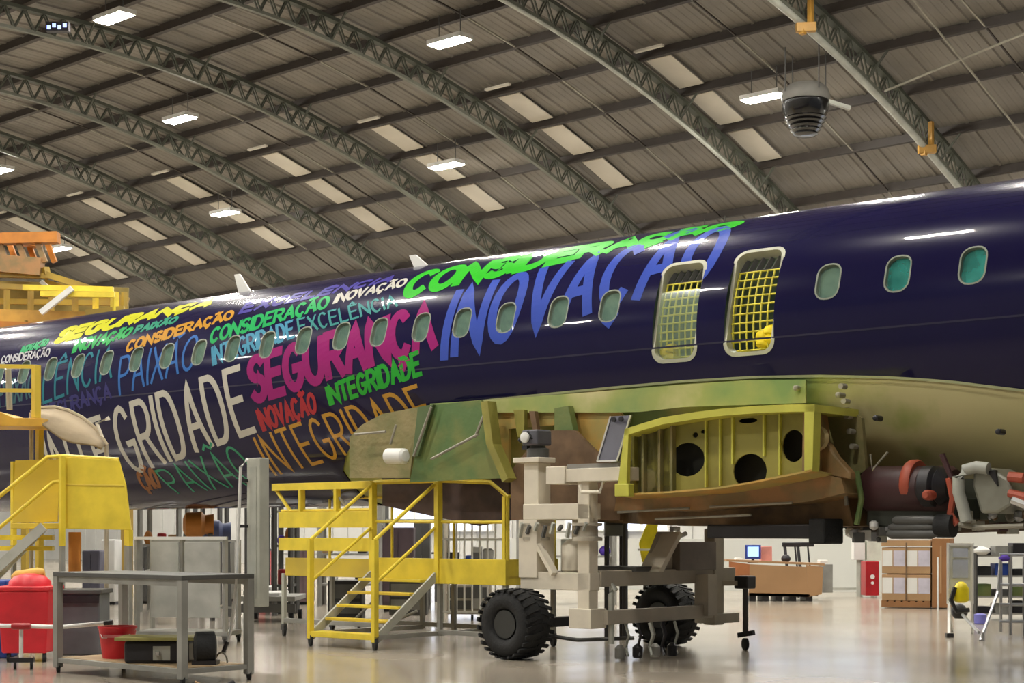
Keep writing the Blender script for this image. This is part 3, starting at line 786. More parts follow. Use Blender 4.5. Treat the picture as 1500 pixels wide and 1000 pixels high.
for k, (xa, xb, y, r) in enumerate([(1308,1376,762,7),(1302,1372,772,6),(1300,1376,782,7)]): cylh(xa, xb, y, r, TB-.35, 'heat_exchanger_fin', M_dgrey, [(.5,0),(1,.08),(1,.85),(.3,1)])
cylh(1372, 1398, 770, 17, TB-.3, 'black_hose_bundle', M_black)
plate([(1425,690),(1450,684),(1476,700),(1484,716),(1482,740),(1462,752),(1436,752),(1424,712)], TB-.3, .5, 'grey_pack_unit', mat('pack_grey', (146, 146, 134), .4, metal=.4), 'faceted grey air-conditioning pack', bevel=.03)
plate([(1446,690),(1458,688),(1461,712)], TB-.33, .05, 'dark_gusset', M_dark)
pt = []
for i in range(9):
    a = math.radians(200-20*i) ; xx = 1424+20*math.cos(math.radians(90+i*14)); yy = 704-18*math.sin(math.radians(90+i*14)) if i < 7 else 704
    pt.append((xx, yy))
pts = [(1448,686),(1430,684),(1414,688),(1404,700),(1404,720),(1410,740),(1416,764)]
pp = []
for x, y in pts:
    s, z = pix2pl(x, y, TB-.35); pp.append(AW(s, TB-.35, z))
MB().tube(pp, .06, 12).build('grey_bent_duct', M_lgrey, ac, smooth=True)
for (pts, m, r, nm) in [([(1390,700),(1396,730),(1392,752),(1402,768)], M_rorange, .035, 'orange_hose'), ([(1478,698),(1500,700)], M_rorange, .05, 'orange_hose'),
    ([(1478,722),(1505,728)], M_rorange, .04, 'orange_hose'), ([(1484,732),(1510,742)], M_chrome, .05, 'steel_pipe'), ([(1275,665),(1278,688),(1300,662)], M_zinc, .012, 'wire_stay'),
    ([(1225,670),(1238,700),(1240,740)], M_zinc, .02, 'pipe'), ([(1255,690),(1262,730),(1255,768)], M_green, .03, 'pipe'), ([(1405,768),(1430,772),(1500,770)], M_zinc, .025, 'pipe'), ([(1380,665),(1394,700)], M_maroon, .03, 'pipe')]:
    pp = []
    for x, y in pts:
        s, z = pix2pl(x, y, TB-.3); pp.append(AW(s, TB-.3, z))
    MB().tube(pp, r, 8).build(nm, m, ac, smooth=True)
random.seed(3)
for i in range(46):
    x = random.uniform(1225, 1315) if i < 22 else random.uniform(1400, 1530); y = random.uniform(768, 790) if i < 22 else random.uniform(752, 782)
    s, z = pix2pl(x, y, TB+random.uniform(-.2, .4)); c = AW(s, TB+random.uniform(-.2, .4), z)
    a = random.uniform(.02, .055); m = random.choice([M_lgrey, M_dgrey, M_brown, M_alu, M_zinc, M_maroon] if i > 21 else [M_alu, M_lgrey, M_white, M_dgrey])
    if i % 3: MB().box((-a, -a*1.4, -a), (a, a*1.4, a), lambda x, y, z, c=c: c+Vector((x, y, z))).build('bracket_piece', m, ac, bevel=.008)
    else: MB().lathe(c-Vector((0,0,a)), (random.uniform(-.5,.5), .3, 1), [(a*.5,0),(a,.02),(a,a*1.6),(a*.5,a*2)], 10).build('connector', m, ac, smooth=True)
plate([(1235,755),(1320,762),(1400,758),(1520,752),(1540,775),(1400,780),(1240,785)], TB+.5, .4, 'bay_floor_panel', mat('bay_brown', (92, 76, 62), .6, var=.25, scale=3))
plate([(1250,690),(1400,700),(1560,710),(1560,765),(1250,765)], TB+.45, .1, 'bay_shade_panel', mat('bay_shadow',(60,62,48),.7))  # painted dark for the shadow below the bulging belly
# ------------------------------------------------------------------ wheeled fuselage dolly
AL = math.radians(42)
rz = -AL                                # local x runs along the aircraft towards the right, local y towards it
def fr(o): return frame(o.x, o.y, rz)
W0 = G(760, 18.8); W0.z = 0
D = fr(W0)
dl = thing('fuselage_dolly', W0, 'beige steel dolly with two large black tyres under the open belly', 'dolly', rz=rz)
def wheel(ly, name='wheel'):
    c = D(-.05, ly, .405)
    ax = Vector(D(0, 1, 0))-Vector(D(0, 0, 0))
    R = .405; Wd = .46
    t = MB(); t.lathe(c-ax*Wd/2, ax, [(.15,.16),(.17,.06),(.20,.02),(.25,.0),(.31,.005),(.36,.035),(.39,.09),(.4,.15),(.4,Wd-.15),(.39,Wd-.09),(.36,Wd-.035),(.31,Wd-.005),(.25,Wd),(.20,Wd-.02),(.15,Wd-.1)], 48)
    o = t.build(name, M_black, dl, smooth=True)
    rm = MB(); rm.lathe(c-ax*(Wd/2-.02), ax, [(.165,.02),(.155,.02),(.145,.12),(.08,.14),(.07,.07),(.04,.06)], 28).build('rim', mat('rim_dark',(58,60,58),.5), o, smooth=True)
    lg = MB()
    for i in range(26):
        a = 2*PI*i/26
        for sgn in (-1, 1):
            a2 = a+(0 if sgn < 0 else PI/26)
            lx = Vector(D(1,0,0))-Vector(D(0,0,0)); p = c+ax*sgn*Wd*.27+(lx*math.cos(a2)+Vector((0,0,1))*math.sin(a2))*(R-.004)
            tn = (-lx*math.sin(a2)+Vector((0,0,1))*math.cos(a2))
            lg.bar(p-ax*sgn*.11, p+ax*sgn*.11-tn*.05-(lx*math.cos(a2)+Vector((0,0,1))*math.sin(a2))*.02, .045, .022, up=tuple((lx*math.cos(a2)+Vector((0,0,1))*math.sin(a2))))
    q = lg.build('tread', M_black, o); q['kind'] = 'stuff'
    return o
wheel(0); wheel(2.9)
def dbox(a, b, name, m=M_beige, bevel=.008, **k): return MB().box(a, b, D).build(name, m, dl, bevel=bevel, **k)
# near-left post with its jack head
dbox((-.10,.20,.95),(.12,.42,2.26),'post')
dbox((-.13,.14,.93),(.15,.46,1.60),'post_foot')
dbox((-.22,.14,2.26),(.18,.44,2.32),'post_cap')
hd = MB().lathe(D(.02,.31,2.32),(0,0,1),[(.13,0),(.13,.1),(.09,.12),(.09,.18)],16).build('jack_head', M_dgrey, dl, smooth=True)
MB().box((-.1,.16,2.46),(.14,.42,2.64),D).build('head_block', mat('head_grey',(84,84,92),.4), hd, bevel=.02)
MB().tube([D(-.16,.2,2.52),D(.0,.16,2.6),D(.1,.2,2.5)],.03,8).build('head_handle', M_black, hd, smooth=True)
MB().lathe(D(-.02,.14,2.55),Vector(D(0,-1,0))-Vector(D(0,0,0)),[(.06,0),(.06,.03),(.03,.04)],14).build('head_dial', M_white, hd, smooth=True)
MB().bar(D(-.18,.28,2.44),D(-.1,.28,2.44),.05).bar(D(-.2,.28,2.60),D(-.1,.28,2.60),.03).build('head_pin', M_dark, hd)
# near-right post
dbox((.74,.16,.42),(.91,.32,2.04),'post')
dbox((.68,.08,.38),(1.0,.36,.60),'post_foot')
dbox((-.08,.16,1.60),(.9,.38,1.78),'cross_beam')
ta = dbox((.40,.10,2.02),(1.5,.44,2.17),'top_arm')
dbox((.34,.08,2.0),(.62,.46,2.2),'arm_end_block')
MB().box((.62,.12,2.17),(1.36,.42,2.22),D).build('tray', mat('tray_grey',(140,138,132),.5), ta)
MB().tube([D(.86,.06,1.98),D(.9,.04,1.9),D(1.16,.04,1.9),D(1.2,.06,2.02)],.02,8).build('grab_handle', M_beige, ta, smooth=True)
tb = dbox((1.12,.2,2.24),(1.44,.26,2.26),'gauge_board_foot',M_lgrey,.003)
a0, b0 = D(1.08,.1,2.24), D(1.36,.1,2.24); up = Vector(P(901,626,18.2))-Vector(P(885,680,18.2)); up = up.normalized()*.52
dpt = (Vector(D(0,1,0))-Vector(D(0,0,0)))*.03
gb = MB().prism([a0,b0,b0+up,a0+up], dpt).build('gauge_board', mat('slate_board',(92,92,104),.4), dl)
gb['label'] = 'tilted slate grey board with pale edges'
for e, g_ in ((a0,a0+up),(b0,b0+up),(a0,b0)): MB().bar(e-dpt*.3, g_-dpt*.3, .018).build('board_edge', M_white, gb)
for k in (-.3,.3):
    MB().lathe(a0+up*.92+(b0-a0)*(.5+k*.6)-dpt, tuple(-dpt),[(.03,0),(.03,.02)],10).build('board_knob', M_dark, gb)
# turning joints under the beam
for x, y in ((0,.3),(.82,.24)):
    MB().lathe(D(x,y,1.36),(0,0,1),[(.17,0),(.17,.04),(.12,.05),(.12,.16),(.17,.17),(.17,.2)],18).build('screw_joint', M_beige2, dl, smooth=True)
for i in range(9):
    x = -.1+i*.12; MB().bar(D(x,.12,1.40+.04*(i%3)),D(x+.06,.1,1.56-.03*(i%2)),.035).build('joint_bolt', M_dgrey if i%2 else M_lgrey, dl)
MB().lathe(D(.44,.5,1.0),(0,0,1),[(.15,0),(.17,.02),(.17,.3),(.12,.36),(.05,.38),(.05,.62)],20).build('hydraulic_tank', M_beige, dl, smooth=True)
MB().box((.2,.5,1.0),(.4,.75,1.38),D).build('pump_box', M_lgrey, dl, bevel=.015)
MB().bar(D(.06,.2,1.4),D(.42,.14,.98),.09,.05).build('brace', M_beige, dl)
MB().bar(D(-.02,.3,1.3),D(-.02,.3,.95),.22).build('post_sleeve', M_beige2, dl)
# base frame
dbox((-.12,.16,.80),(.92,.34,1.0),'base_beam')
dbox((.74,.34,.84),(.94,3.0,1.02),'base_beam', M_beige2)
dbox((-.12,.34,.84),(.06,2.7,1.0),'base_beam', M_beige2)
dbox((-.12,2.55,.84),(.94,2.75,1.0),'base_beam', M_beige2)
dbox((.96,.3,.42),(1.06,2.35,.58),'lower_beam', M_beige2)
dbox((.92,2.15,.45),(1.12,2.35,.95),'lower_post', M_beige2)
dbox((.80,2.52,.32),(.96,2.72,1.50),'far_post', M_beige2)
dbox((.7,2.46,.34),(1.0,3.0,.46),'far_post_foot', M_beige2)
for i in range(6): MB().lathe(D(.79,2.62,.6+i*.15),Vector(D(-1,0,0))-Vector(D(0,0,0)),[(.02,0),(.02,.03)],8).build('pin_hole', M_dark, dl)
dbox((-.05,-.1,.35),(.1,2.95,.46),'axle', M_dark, .004)
# triangular brackets carried on the long beam
tr = MB().prism([D(.84,1.2,1.0),D(.84,2.0,1.0),D(.84,1.65,1.46),D(.84,1.5,1.46)],Vector(D(.05,0,0))-Vector(D(0,0,0))).build('triangular_bracket', M_beige2, dl, bevel=.01)
MB().prism([D(.84,1.15,1.0),D(.84,1.24,1.0),D(.84,1.62,1.44),D(.84,1.56,1.46)],Vector(D(.3,0,0))-Vector(D(0,0,0))).build('bracket_strap', M_beige, dl)
dbox((.84,1.75,1.0),(1.0,2.5,1.34),'control_box', mat('taupe_box',(120,110,100),.5))
MB().tube([D(.9,1.72,1.42),D(.9,1.72,1.5),D(.9,1.85,1.5),D(.9,1.85,1.4),D(.9,2.0,1.44)],.03,8).build('valve_pipe', M_white, dl, smooth=True)
dbox((.2,.9,1.0),(1.0,1.3,1.06),'deck_plate', M_dgrey)
# hydraulic pump, lever and hoses near the ground
MB().tube([D(1.02,.42,.2),D(1.02,.42,.76),D(1.05,.42,.86),D(1.08,.42,.80)],.035,8).build('pump_lever', M_lgrey, dl, smooth=True)
for i in range(7):
    x = 1.0+.08*(i%4); y = .7+.12*i
    MB().tube([D(x,y,.42),D(x+.05,y,.28),D(x-.02,y+.03,.14),D(x+.04,y,.05)],.018,6).build('hose', M_dark if i%2 else M_lgrey, dl, smooth=True)
MB().tube([D(-.05,.3,.28),D(.5,.45,.22),D(1.05,.8,.25)],.025,6).build('tie_rod', M_dgrey, dl)
for i in range(4):
    MB().lathe(D(1.0+.06*i,.6+.25*i,.02),(0,0,1),[(.05,0),(.06,.02),(.06,.12),(.02,.16)],12).build('foot_valve', M_dark if i%2 else M_grey, dl, smooth=True)
# outrigger caster
o_ = MB().tube([D(1.12,2.95,.22),D(1.12,2.95,.80)],.035,10).build('outrigger_leg', M_dgrey, dl, smooth=True)
MB().box((1.02,2.84,.76),(1.22,3.04,.92),D).build('outrigger_block', M_dark, o_, bevel=.02)
MB().bar(D(1.02,2.95,.18),D(1.24,2.95,.22),.06).build('caster_fork', M_dark, o_)
cc = D(1.12,2.95,.075); MB().lathe(cc-Vector((.025,0,0)),(1,.3,0),[(.03,0),(.075,.005),(.075,.045),(.03,.05)],18).build('caster_wheel', M_black, o_, smooth=True)
MB().bar(D(.94,2.7,.83),D(1.12,2.95,.83),.06).build('outrigger_arm', M_beige2, dl)

# ------------------------------------------------------------------ yellow work stand with stairs
O1 = Vector((-1.83, 21.8, 0)); S = fr(O1)
ws = thing('mobile_work_stand', O1, 'yellow mobile work stand with open stairs left of the dolly', 'work stand', rz=rz)
def stube(pts, r, name, m=M_yel, par=None, lab=None):
    o = MB().tube([S(*p) for p in pts], r, 8).build(name, m, par or ws, smooth=True)
    if lab: o['label'] = lab
    return o
def sbar(a, b, w_, h, name, m=M_yel, par=None): return MB().bar(S(*a), S(*b), w_, h).build(name, m, par or ws, bevel=.004)
def sbox(a, b, name, m=M_yel, par=None, bv=.005): return MB().box(a, b, S).build(name, m, par or ws, bevel=bv)
DZ = .90
sbox((-1.85,.02,DZ-.02),(2.4,.95,DZ+.02),'deck', M_yel2)
sbox((-.02,-.03,DZ-.08),(1.22,.02,DZ+.22),'toe_board')
sbox((1.25,-.05,DZ-.10),(2.36,.0,DZ+.22),'toe_board')
sbox((2.34,-.05,DZ-.10),(2.40,.95,DZ+.22),'toe_board')
sbox((-1.80,-.02,DZ-.05),(-.08,.03,DZ+.20),'side_panel', M_yel2)
for z0, z1 in ((DZ+.30,DZ+.48),(DZ+.62,DZ+.84)): sbox((-1.90,-.06,z0),(-.04,-.01,z1),'barrier_board')
sbox((-2.05,-.06,2.04),(-.02,.03,2.14),'top_board')
for x in (-1.45,-.72): sbar((x,-.02,DZ+.84),(x,-.02,2.05),.09,.05,'board_post')
stube([(-2.02,0,2.05),(-1.72,0,DZ+.86)],.025,'brace')
stube([(-.85,0,2.05),(-.5,0,DZ+.86)],.02,'brace', M_zinc)
stube([(-1.9,0,1.76),(-.05,0,1.76)],.02,'mid_rail')
for x in (0.0,1.22):
    sbar((x,-.03,DZ-.1),(x,-.03,2.12),.09,.07,'rail_post')
stube([(0,0,2.12),(1.24,0,2.12),(2.1,0,2.08),(2.38,0,1.90),(2.38,0,DZ+.2)],.03,'hand_rail')
sbar((2.36,0,1.9),(2.36,0,DZ+.2),.09,.05,'end_post')
stube([(0,0,1.60),(2.34,0,1.58)],.02,'mid_rail')
stube([(2.38,.9,DZ),(2.38,.9,1.9),(2.38,.0,1.9)],.022,'end_rail')
stube([(-1.9,.9,1.95),(2.38,.9,1.95)],.02,'rear_rail'); 
for x in (-1.9,-.6,.6,1.8): stube([(x,.9,DZ),(x,.9,1.95)],.02,'rear_post')
# stairs
STY = -1.12
n = 5
for i in range(n):
    z = .16+.165*i; y = STY+.03+.19*i
    sbox((.03,y,z),(1.19,y+.17,z+.035),'tread', M_yel2 if i%2 else M_yel)
for x in (0,1.2):
    sbar((x,STY,.12),(x,-.05,DZ),.035,.11,'stringer', M_lgrey)
    pz = 1.36
    sbar((x,STY,.10),(x,STY,pz),.075,.06,'stair_post')
    stube([(x,STY,pz),(x,0,2.12)],.025,'stair_hand_rail')
    stube([(x,STY,.82),(x,0,1.56)],.022,'stair_mid_rail')
# under frame and casters
sbar((0,STY,.16),(1.2,STY,.16),.06,.07,'base_rail'); sbar((1.2,STY,.16),(1.2,.9,.16),.05,.06,'base_rail',M_grey); sbar((0,STY,.16),(0,.9,.16),.05,.06,'base_rail',M_grey)
sbar((1.2,-.02,.18),(2.38,-.02,.18),.05,.06,'base_rail',M_grey); sbar((-1.85,0,.22),(0,0,.22),.05,.06,'base_rail',M_grey); sbar((-1.85,.9,.2),(2.38,.9,.2),.05,.06,'base_rail',M_grey)
for x, y, m in ((-1.85,0,M_lgrey),(-1.85,.9,M_grey),(1.22,0,M_grey),(2.36,0,M_grey),(2.36,.9,M_grey),(0,.9,M_grey),(.6,.9,M_grey)):
    sbar((x,y,.14),(x,y,DZ-.02),.055,.055,'leg',m)
def caster(px, py, F, par, r=.07):
    c = F(px, py, r)
    w_ = MB().lathe(c-Vector((.02,0,0)),(1,.35,0),[(r*.4,0),(r,.004),(r,.04),(r*.4,.044)],18).build('caster', M_black, par, smooth=True)
    MB().box((px-.03,py-.035,r*1.1),(px+.03,py+.035,r*2.1),F).build('caster_fork', M_dgrey, w_)
for x, y in ((-1.85,0),(0,STY),(1.2,STY),(2.36,0),(-1.85,.9),(2.36,.9)): caster(x,y,S,ws,.08)
for x, z in ((-.2,.4),(-.9,.62)): stube([(x,.4,.2),(x+.5,.5,z)],.02,'lower_brace',M_grey)
# parts carts and mesh cage seen through the stand
def crate_stack(name, x, yb, w_, h, Y, m, lab, cat, group=None, bevel=.01, dz=0, dep=None, rzz=rz):
    a = G(x, Y, dz); ww = w_*Y/FP; hh = h*Y/FP
    o = thing(name, a, lab, cat, rz=rzz, group=group)
    F = frame(a.x, a.y, rzz)
    return o, F, ww, hh

# ------------------------------------------------------------------ grey workbench in the left foreground
B0 = Vector((-4.71, 17.0, 0)); T = fr(B0)
wb = thing('steel_workbench', B0, 'grey steel workbench with open frame in the left foreground', 'bench', rz=rz)
BL, BD, BH = 2.12, .8, 1.03
def tbar(a, b, w_, h, name, m=M_grey, par=None): return MB().bar(T(*a), T(*b), w_, h).build(name, m, par or wb, bevel=.003)
MB().box((-.04,-.04,BH-.03),(BL+.04,BD+.04,BH+.015),T).build('bench_top', M_dgrey, wb, bevel=.006)
MB().box((-.02,-.02,BH-.09),(BL+.02,.02,BH-.03),T).box((-.02,BD-.02,BH-.09),(BL+.02,BD+.02,BH-.03),T).build('apron', M_grey, wb)
for x, y in ((0,0),(BL,0),(BL,BD),(0,BD)): tbar((x,y,.06),(x,y,BH-.03),.075,.075,'leg')
tbar((0,0,.13),(BL,0,.13),.05,.05,'lower_rail'); tbar((0,BD,.13),(BL,BD,.13),.05,.05,'lower_rail'); tbar((0,0,.13),(0,BD,.13),.05,.05,'lower_rail'); tbar((BL,0,.13),(BL,BD,.13),.05,.05,'lower_rail')
MB().box((.02,.02,.14),(BL-.02,BD-.02,.16),T).build('lower_shelf', mat('ply_shelf',(170,146,112),.6), wb)
for x, y in ((0,0),(BL,0),(BL,BD),(0,BD)): caster(x,y,T,wb,.05)
up_ = MB().box((BL-.08,BD+.04,.72),(BL+.12,BD+.16,2.19),T).build('cable_trunking', mat('grey_green_trunking',(184,186,174),.5), wb, bevel=.008, label='tall grey trunking post at the bench corner')
MB().box((BL-.03,BD+.035,.8),(BL+.07,BD+.045,2.1),T).build('trunking_lid', M_lgrey, up_)
for z in (.95,1.5,1.95): MB().box((BL-.17,BD,z),(BL-.06,BD+.1,z+.03),T).build('cable_clip', M_dark, up_)
cw = thing('air_hose', T(BL-.15,BD+.02,.0), 'white air hose hanging down beside the grey trunking post', 'hose', rz=rz)
MB().tube([T(BL-.02,BD,2.18),T(BL-.1,BD-.02,2.1),T(BL-.13,BD-.02,1.6),T(BL-.16,BD-.02,1.0),T(BL-.22,BD-.04,.5),T(BL-.26,BD-.06,.36)],.016,8).build('hose_line', M_white, cw, smooth=True)
MB().tube([T(BL-.26,BD-.06,.37),T(BL-.3,BD-.08,.26)],.022,8).build('hose_fitting', M_dark, cw, smooth=True)
MB().tube([T(BL-.3+.09*math.cos(a),BD-.1,.17+.09*math.sin(a)) for a in np.linspace(0,2*PI,18)[:-1]],.01,6,closed=True).build('hose_coil', M_zinc, cw, smooth=True)
# dark tangle of tools on the floor at the right bench leg
tl = thing('tool_tangle', G(320, 14.9), 'dark heap of tools and hose at the foot of the bench', 'tools')
random.seed(5)
for i in range(10):
    c = G(300+random.uniform(0,45), 14.9+random.uniform(-.2,.2), .03)
    MB().tube([c, c+Vector((random.uniform(-.12,.12),random.uniform(-.1,.1),random.uniform(.0,.05)))], random.uniform(.012,.03), 7).build('tool', random.choice([M_dark,M_black,M_dgrey,M_rust]), tl)

# red bin trolley, far left
def boxed(name, px0, px1, y0, y1, Y, dep, m, lab, cat, bevel=.02, group=None, yaw=rz, part='body'):
    a = P(px0, y1, Y); b = P(px1, y0, Y); wd = (b.x-a.x); c0 = Vector((a.x, Y, max(0, a.z)))
    o = thing(name, c0, lab, cat, group=group)
    F = lambda x, y, z: c0+Vector((x*wd, y*dep+0*x, z*(b.z-c0.z)))
    MB().box((0,0,0),(1,1,1),F).build(part, m, o, bevel=bevel)
    return o, F
c0 = G(44, 18.6); rb = thing('red_tool_bin', c0, 'tall red plastic bin with domed lid at the left edge', 'bin')
def tap(c, w0, w1, d0, d1, z0, z1): return [c+Vector(v) for v in ((-w0,-d0,z0),(w0,-d0,z0),(w0,d0,z0),(-w0,d0,z0),(-w1,-d1,z1),(w1,-d1,z1),(w1,d1,z1),(-w1,d1,z1))]
MB().hexa(tap(c0,.25,.29,.25,.28,.10,.80)).build('bin_body', M_red, rb, bevel=.02)
MB().hexa(tap(c0,.31,.31,.30,.30,.80,.85)).build('bin_rim', M_red, rb, bevel=.015)
MB().lathe(c0+Vector((0,0,.84)),(0,0,1),[(.24,0),(.23,.06),(.17,.12),(.06,.15)],20).build('bin_lid', M_red, rb, smooth=True)
for sx_ in (-.2,.2): MB().lathe(c0+Vector((sx_,-.2,.05)),(1,.2,0),[(.02,0),(.05,.0),(.05,.04),(.02,.04)],14).build('bin_wheel', M_black, rb, smooth=True)
sk = MB(); c1 = c0+Vector((-.02,.05,0))
o = MB().lathe(c1+Vector((0,0,.97)),(.9,.1,.15),[(.03,-.2),(.07,-.15),(.07,.1),(.04,.17)],12).build('cloth_roll', mat('yellow_orange_cloth',(226,178,92),.8), None, smooth=True, loc=c1+Vector((0,0,.97)))
tag(o, 'yellow-orange cloth roll lying on the lid of the red bin', 'cloth')
hb = thing('white_push_frame', G(34,17.4), 'white tubular frame on casters crossing in front of the red bin', 'frame')
MB().tube([P(-60,918,17.4), P(0,916,17.4), P(90,918,17.4), P(160,912,17.4)], .022, 8).build('cross_tube', M_white, hb, smooth=True)
MB().tube([P(31,918,17.4), G(31,17.4,.12)], .022, 8).build('upright', M_white, hb, smooth=True)
MB().bar(G(14,17.4,.1), G(50,17.4,.1), .05).build('foot_bar', M_dark, hb)
for x in (20,44): MB().lathe(G(x,17.4,.045),(1,.3,0),[(.015,0),(.045,.0),(.045,.03),(.015,.03)],14).build('caster', M_black, hb, smooth=True)
MB().lathe(P(31,917,17.35),(1,0,0),[(.03,-.1),(.035,-.08),(.035,.08),(.03,.1)],10).build('red_sleeve', M_dred, hb, smooth=True)
MB().lathe(P(158,912,17.38),(1,0,.1),[(.03,-.04),(.03,.05)],10).build('tube_end', M_dark, hb, smooth=True)
boxed('blue_bin', -30, 9, 850, 968, 18.9, .5, M_blue, 'blue bin cut by the left edge behind the red bin', 'bin')
gbn, GF = boxed('grey_bin', 84, 146, 866, 962, 19.4, .5, mat('slate_plastic',(104,106,110),.5), 'slate grey bin behind the bench leg', 'bin')
MB().box((-.06,-.06,.96),(1.06,1.06,1.03),GF).build('bin_rim', M_dgrey, gbn, bevel=.01)
MB().box((-.0,-.08,.82),(1.0,-.0,.93),GF).build('bin_lip', M_dark, gbn)
c2 = T(.55,.35,.16)
rbk = thing('red_bucket', c2, 'small red bucket on the lower shelf of the bench', 'bucket')
MB().lathe(c2,(0,0,1),[(.15,0),(.19,.30),(.2,.31),(.2,.33),(.17,.33),(.14,.04)],24).build('pail', M_red, rbk, smooth=True)
MB().tube([c2+Vector((-.19,0,.3)),c2+Vector((-.12,-.16,.22)),c2+Vector((.12,-.16,.22)),c2+Vector((.19,0,.3))],.008,6).build('bail', M_white, rbk, smooth=True)
MB().box((-.1,-.195,.22),(.14,-.17,.25),lambda x,y,z:c2+Vector((x,y,z))).build('label_strip', mat('pink_label',(214,120,120),.6), rbk)
c3 = T(1.32,.35,.16)
cs_ = thing('black_equipment_case', c3, 'black equipment case under an olive board on the bench shelf', 'case')
Fc = lambda x,y,z: c3+Vector((x,y,z))
MB().box((-.34,-.2,.0),(.3,.2,.22),Fc).build('case_body', M_dark, cs_, bevel=.03)
MB().box((-.05,-.205,.03),(.12,-.198,.17),Fc).build('case_label', M_lgrey, cs_)
MB().box((-.02,-.24,.08),(.02,-.2,.12),Fc).build('latch', M_chrome, cs_)
ob = MB().box((-.42,-.26,.225),(.42,.24,.26),Fc).build('olive_board', mat('olive_board',(150,144,84),.6), None, bevel=.006, loc=c3+Vector((0,0,.225)))
tag(ob, 'olive board lying on the black equipment case', 'board')
c4 = T(1.86,.45,.16)
wr = thing('black_wheeled_drum', c4, 'black drum beside the equipment case under the bench', 'drum')
MB().lathe(c4+Vector((-.1,0,.16)),(1,.25,0),[(.1,0),(.16,.02),(.16,.2),(.1,.22)],20).build('drum', M_black, wr, smooth=True)
MB().box((-.1,-.1,0),(.14,.1,.04),lambda x,y,z:c4+Vector((x,y,z))).build('drum_base', M_dark, wr)

# grey panel cart behind the bench
pc0 = G(200, 21.5); PF = frame(pc0.x, pc0.y, math.radians(-8))
pc = thing('grey_panel_cart', pc0, 'grey cart with flat panels and a pale top rail behind the bench', 'cart', rz=math.radians(-8))
MB().bar(PF(-.02,0,1.38),PF(1.22,0,1.38),.04).build('top_rail', M_white, pc)
for x0_, x1_ in ((.2,.58),(.66,1.14)):
    MB().box((x0_,-.03,.34),(x1_,.0,1.33),PF).build('panel', mat('cart_panel',(176,178,172),.5), pc, bevel=.006)
for x in (0,.62,1.2): MB().bar(PF(x,.02,.08),PF(x,.02,1.4),.05).build('upright', M_grey, pc)
MB().box((-.02,-.02,.10),(1.24,.6,.16),PF).build('cart_base', M_grey, pc, bevel=.005)
for x in (0,1.2):
    MB().bar(PF(x,.58,.1),PF(x,.58,1.36),.05).build('upright', M_grey, pc)
    for y in (0,.58): caster(x,y,PF,pc,.05)
for z in (.45,.9,1.34): MB().bar(PF(0,.58,z),PF(1.2,.58,z),.03).build('back_rail', M_grey, pc)

# ------------------------------------------------------------------ yellow dock by the rear fuselage (left)
K0p = G(95, 21.0); YD = 21.0
dk = thing('maintenance_dock', K0p, 'yellow two-level maintenance dock with solid side panels at left', 'dock')
def kp(x, y, dy=0): return P(x, y, YD+dy)
def ktube(pts, r, name, m=M_yel): return MB().tube([kp(*p) for p in pts], r, 8).build(name, m, dk, smooth=True)
def kpl(pts, dy, th, name, m=M_yel, bv=.006): return MB().prism([kp(x,y,dy) for x,y in pts],(0,th,0)).build(name, m, dk, bevel=bv)
kpl([(94,669),(174,674),(184,710),(192,776),(92,774)],-.05,.05,'side_panel')
kpl([(96,708),(182,710),(182,713),(96,711)],-.055,.01,'panel_crease', M_yel2)
kpl([(22,674),(88,672),(84,764),(18,766)],.8,.05,'rear_panel', M_yel2)
kpl([(100,779),(118,779),(118,838),(100,838)],.2,.04,'orange_panel', M_orange)
for x, y0, dy in ((91,668,-.1),(190,776,-.05),(186,770,.9),(20,676,.85)):
    a = kp(x,y0,dy); k_ = Vector((a.x,a.y,1.28)); MB().bar(a, k_, .06).build('leg_upper', M_yel, dk); MB().bar(k_, Vector((a.x,a.y,0)), .055).build('leg', M_grey, dk)
ktube([(-60,776),(0,726),(70,669),(94,668),(174,673)],.028,'hand_rail')
ktube([(-60,820),(0,772),(78,706),(92,705)],.025,'mid_rail')
sl = MB().bar(kp(-80,900,-.2),kp(64,771,-.2),.05,.12).build('stair_stringer', M_lgrey, dk)
MB().bar(kp(-60,900,.6),kp(64,771,.6),.05,.12).build('stair_stringer', M_lgrey, dk)
for i in range(7):
    x = 56-i*20; y = 778+i*18
    a = kp(x,y,-.2); b = kp(x,y,.6); MB().bar(a,b,.16,.03).build('stair_tread', M_yel2, dk)
kpl([(16,766),(92,766),(92,774),(16,774)],-.05,.9,'lower_deck', M_yel2)
for y in (787,803): MB().bar(kp(-20,y,.5),kp(78,y,.5),.12,.06).build('cross_board', M_yel, dk)
# upper level in front of the fuselage
YU = .6
for x, y0 in ((53,535),): 
    a = kp(x,y0,YU); b = kp(x,612,YU); MB().bar(a,b,.09).build('rail_post', M_yel2, dk, bevel=.004)
for y in (537,572): MB().bar(kp(-120,y-2,YU),kp(54,y,YU),.05).build('guard_rail', M_yel2, dk)
kpl([(-120,602),(0,603),(20,612),(62,612),(62,624),(-120,622)],YU-.1,.9,'upper_deck', mat('ochre_deck',(206,160,58),.5))
for x in (-30,58):
    a = kp(x,622,YU+.7); MB().bar(a, Vector((a.x,a.y,0)),.08).build('leg', M_yel2, dk)
MB().tube([kp(12,540,YU+.1),kp(14,600,YU+.1)],.04,8).build('hose_drop', M_lgrey, dk, smooth=True)
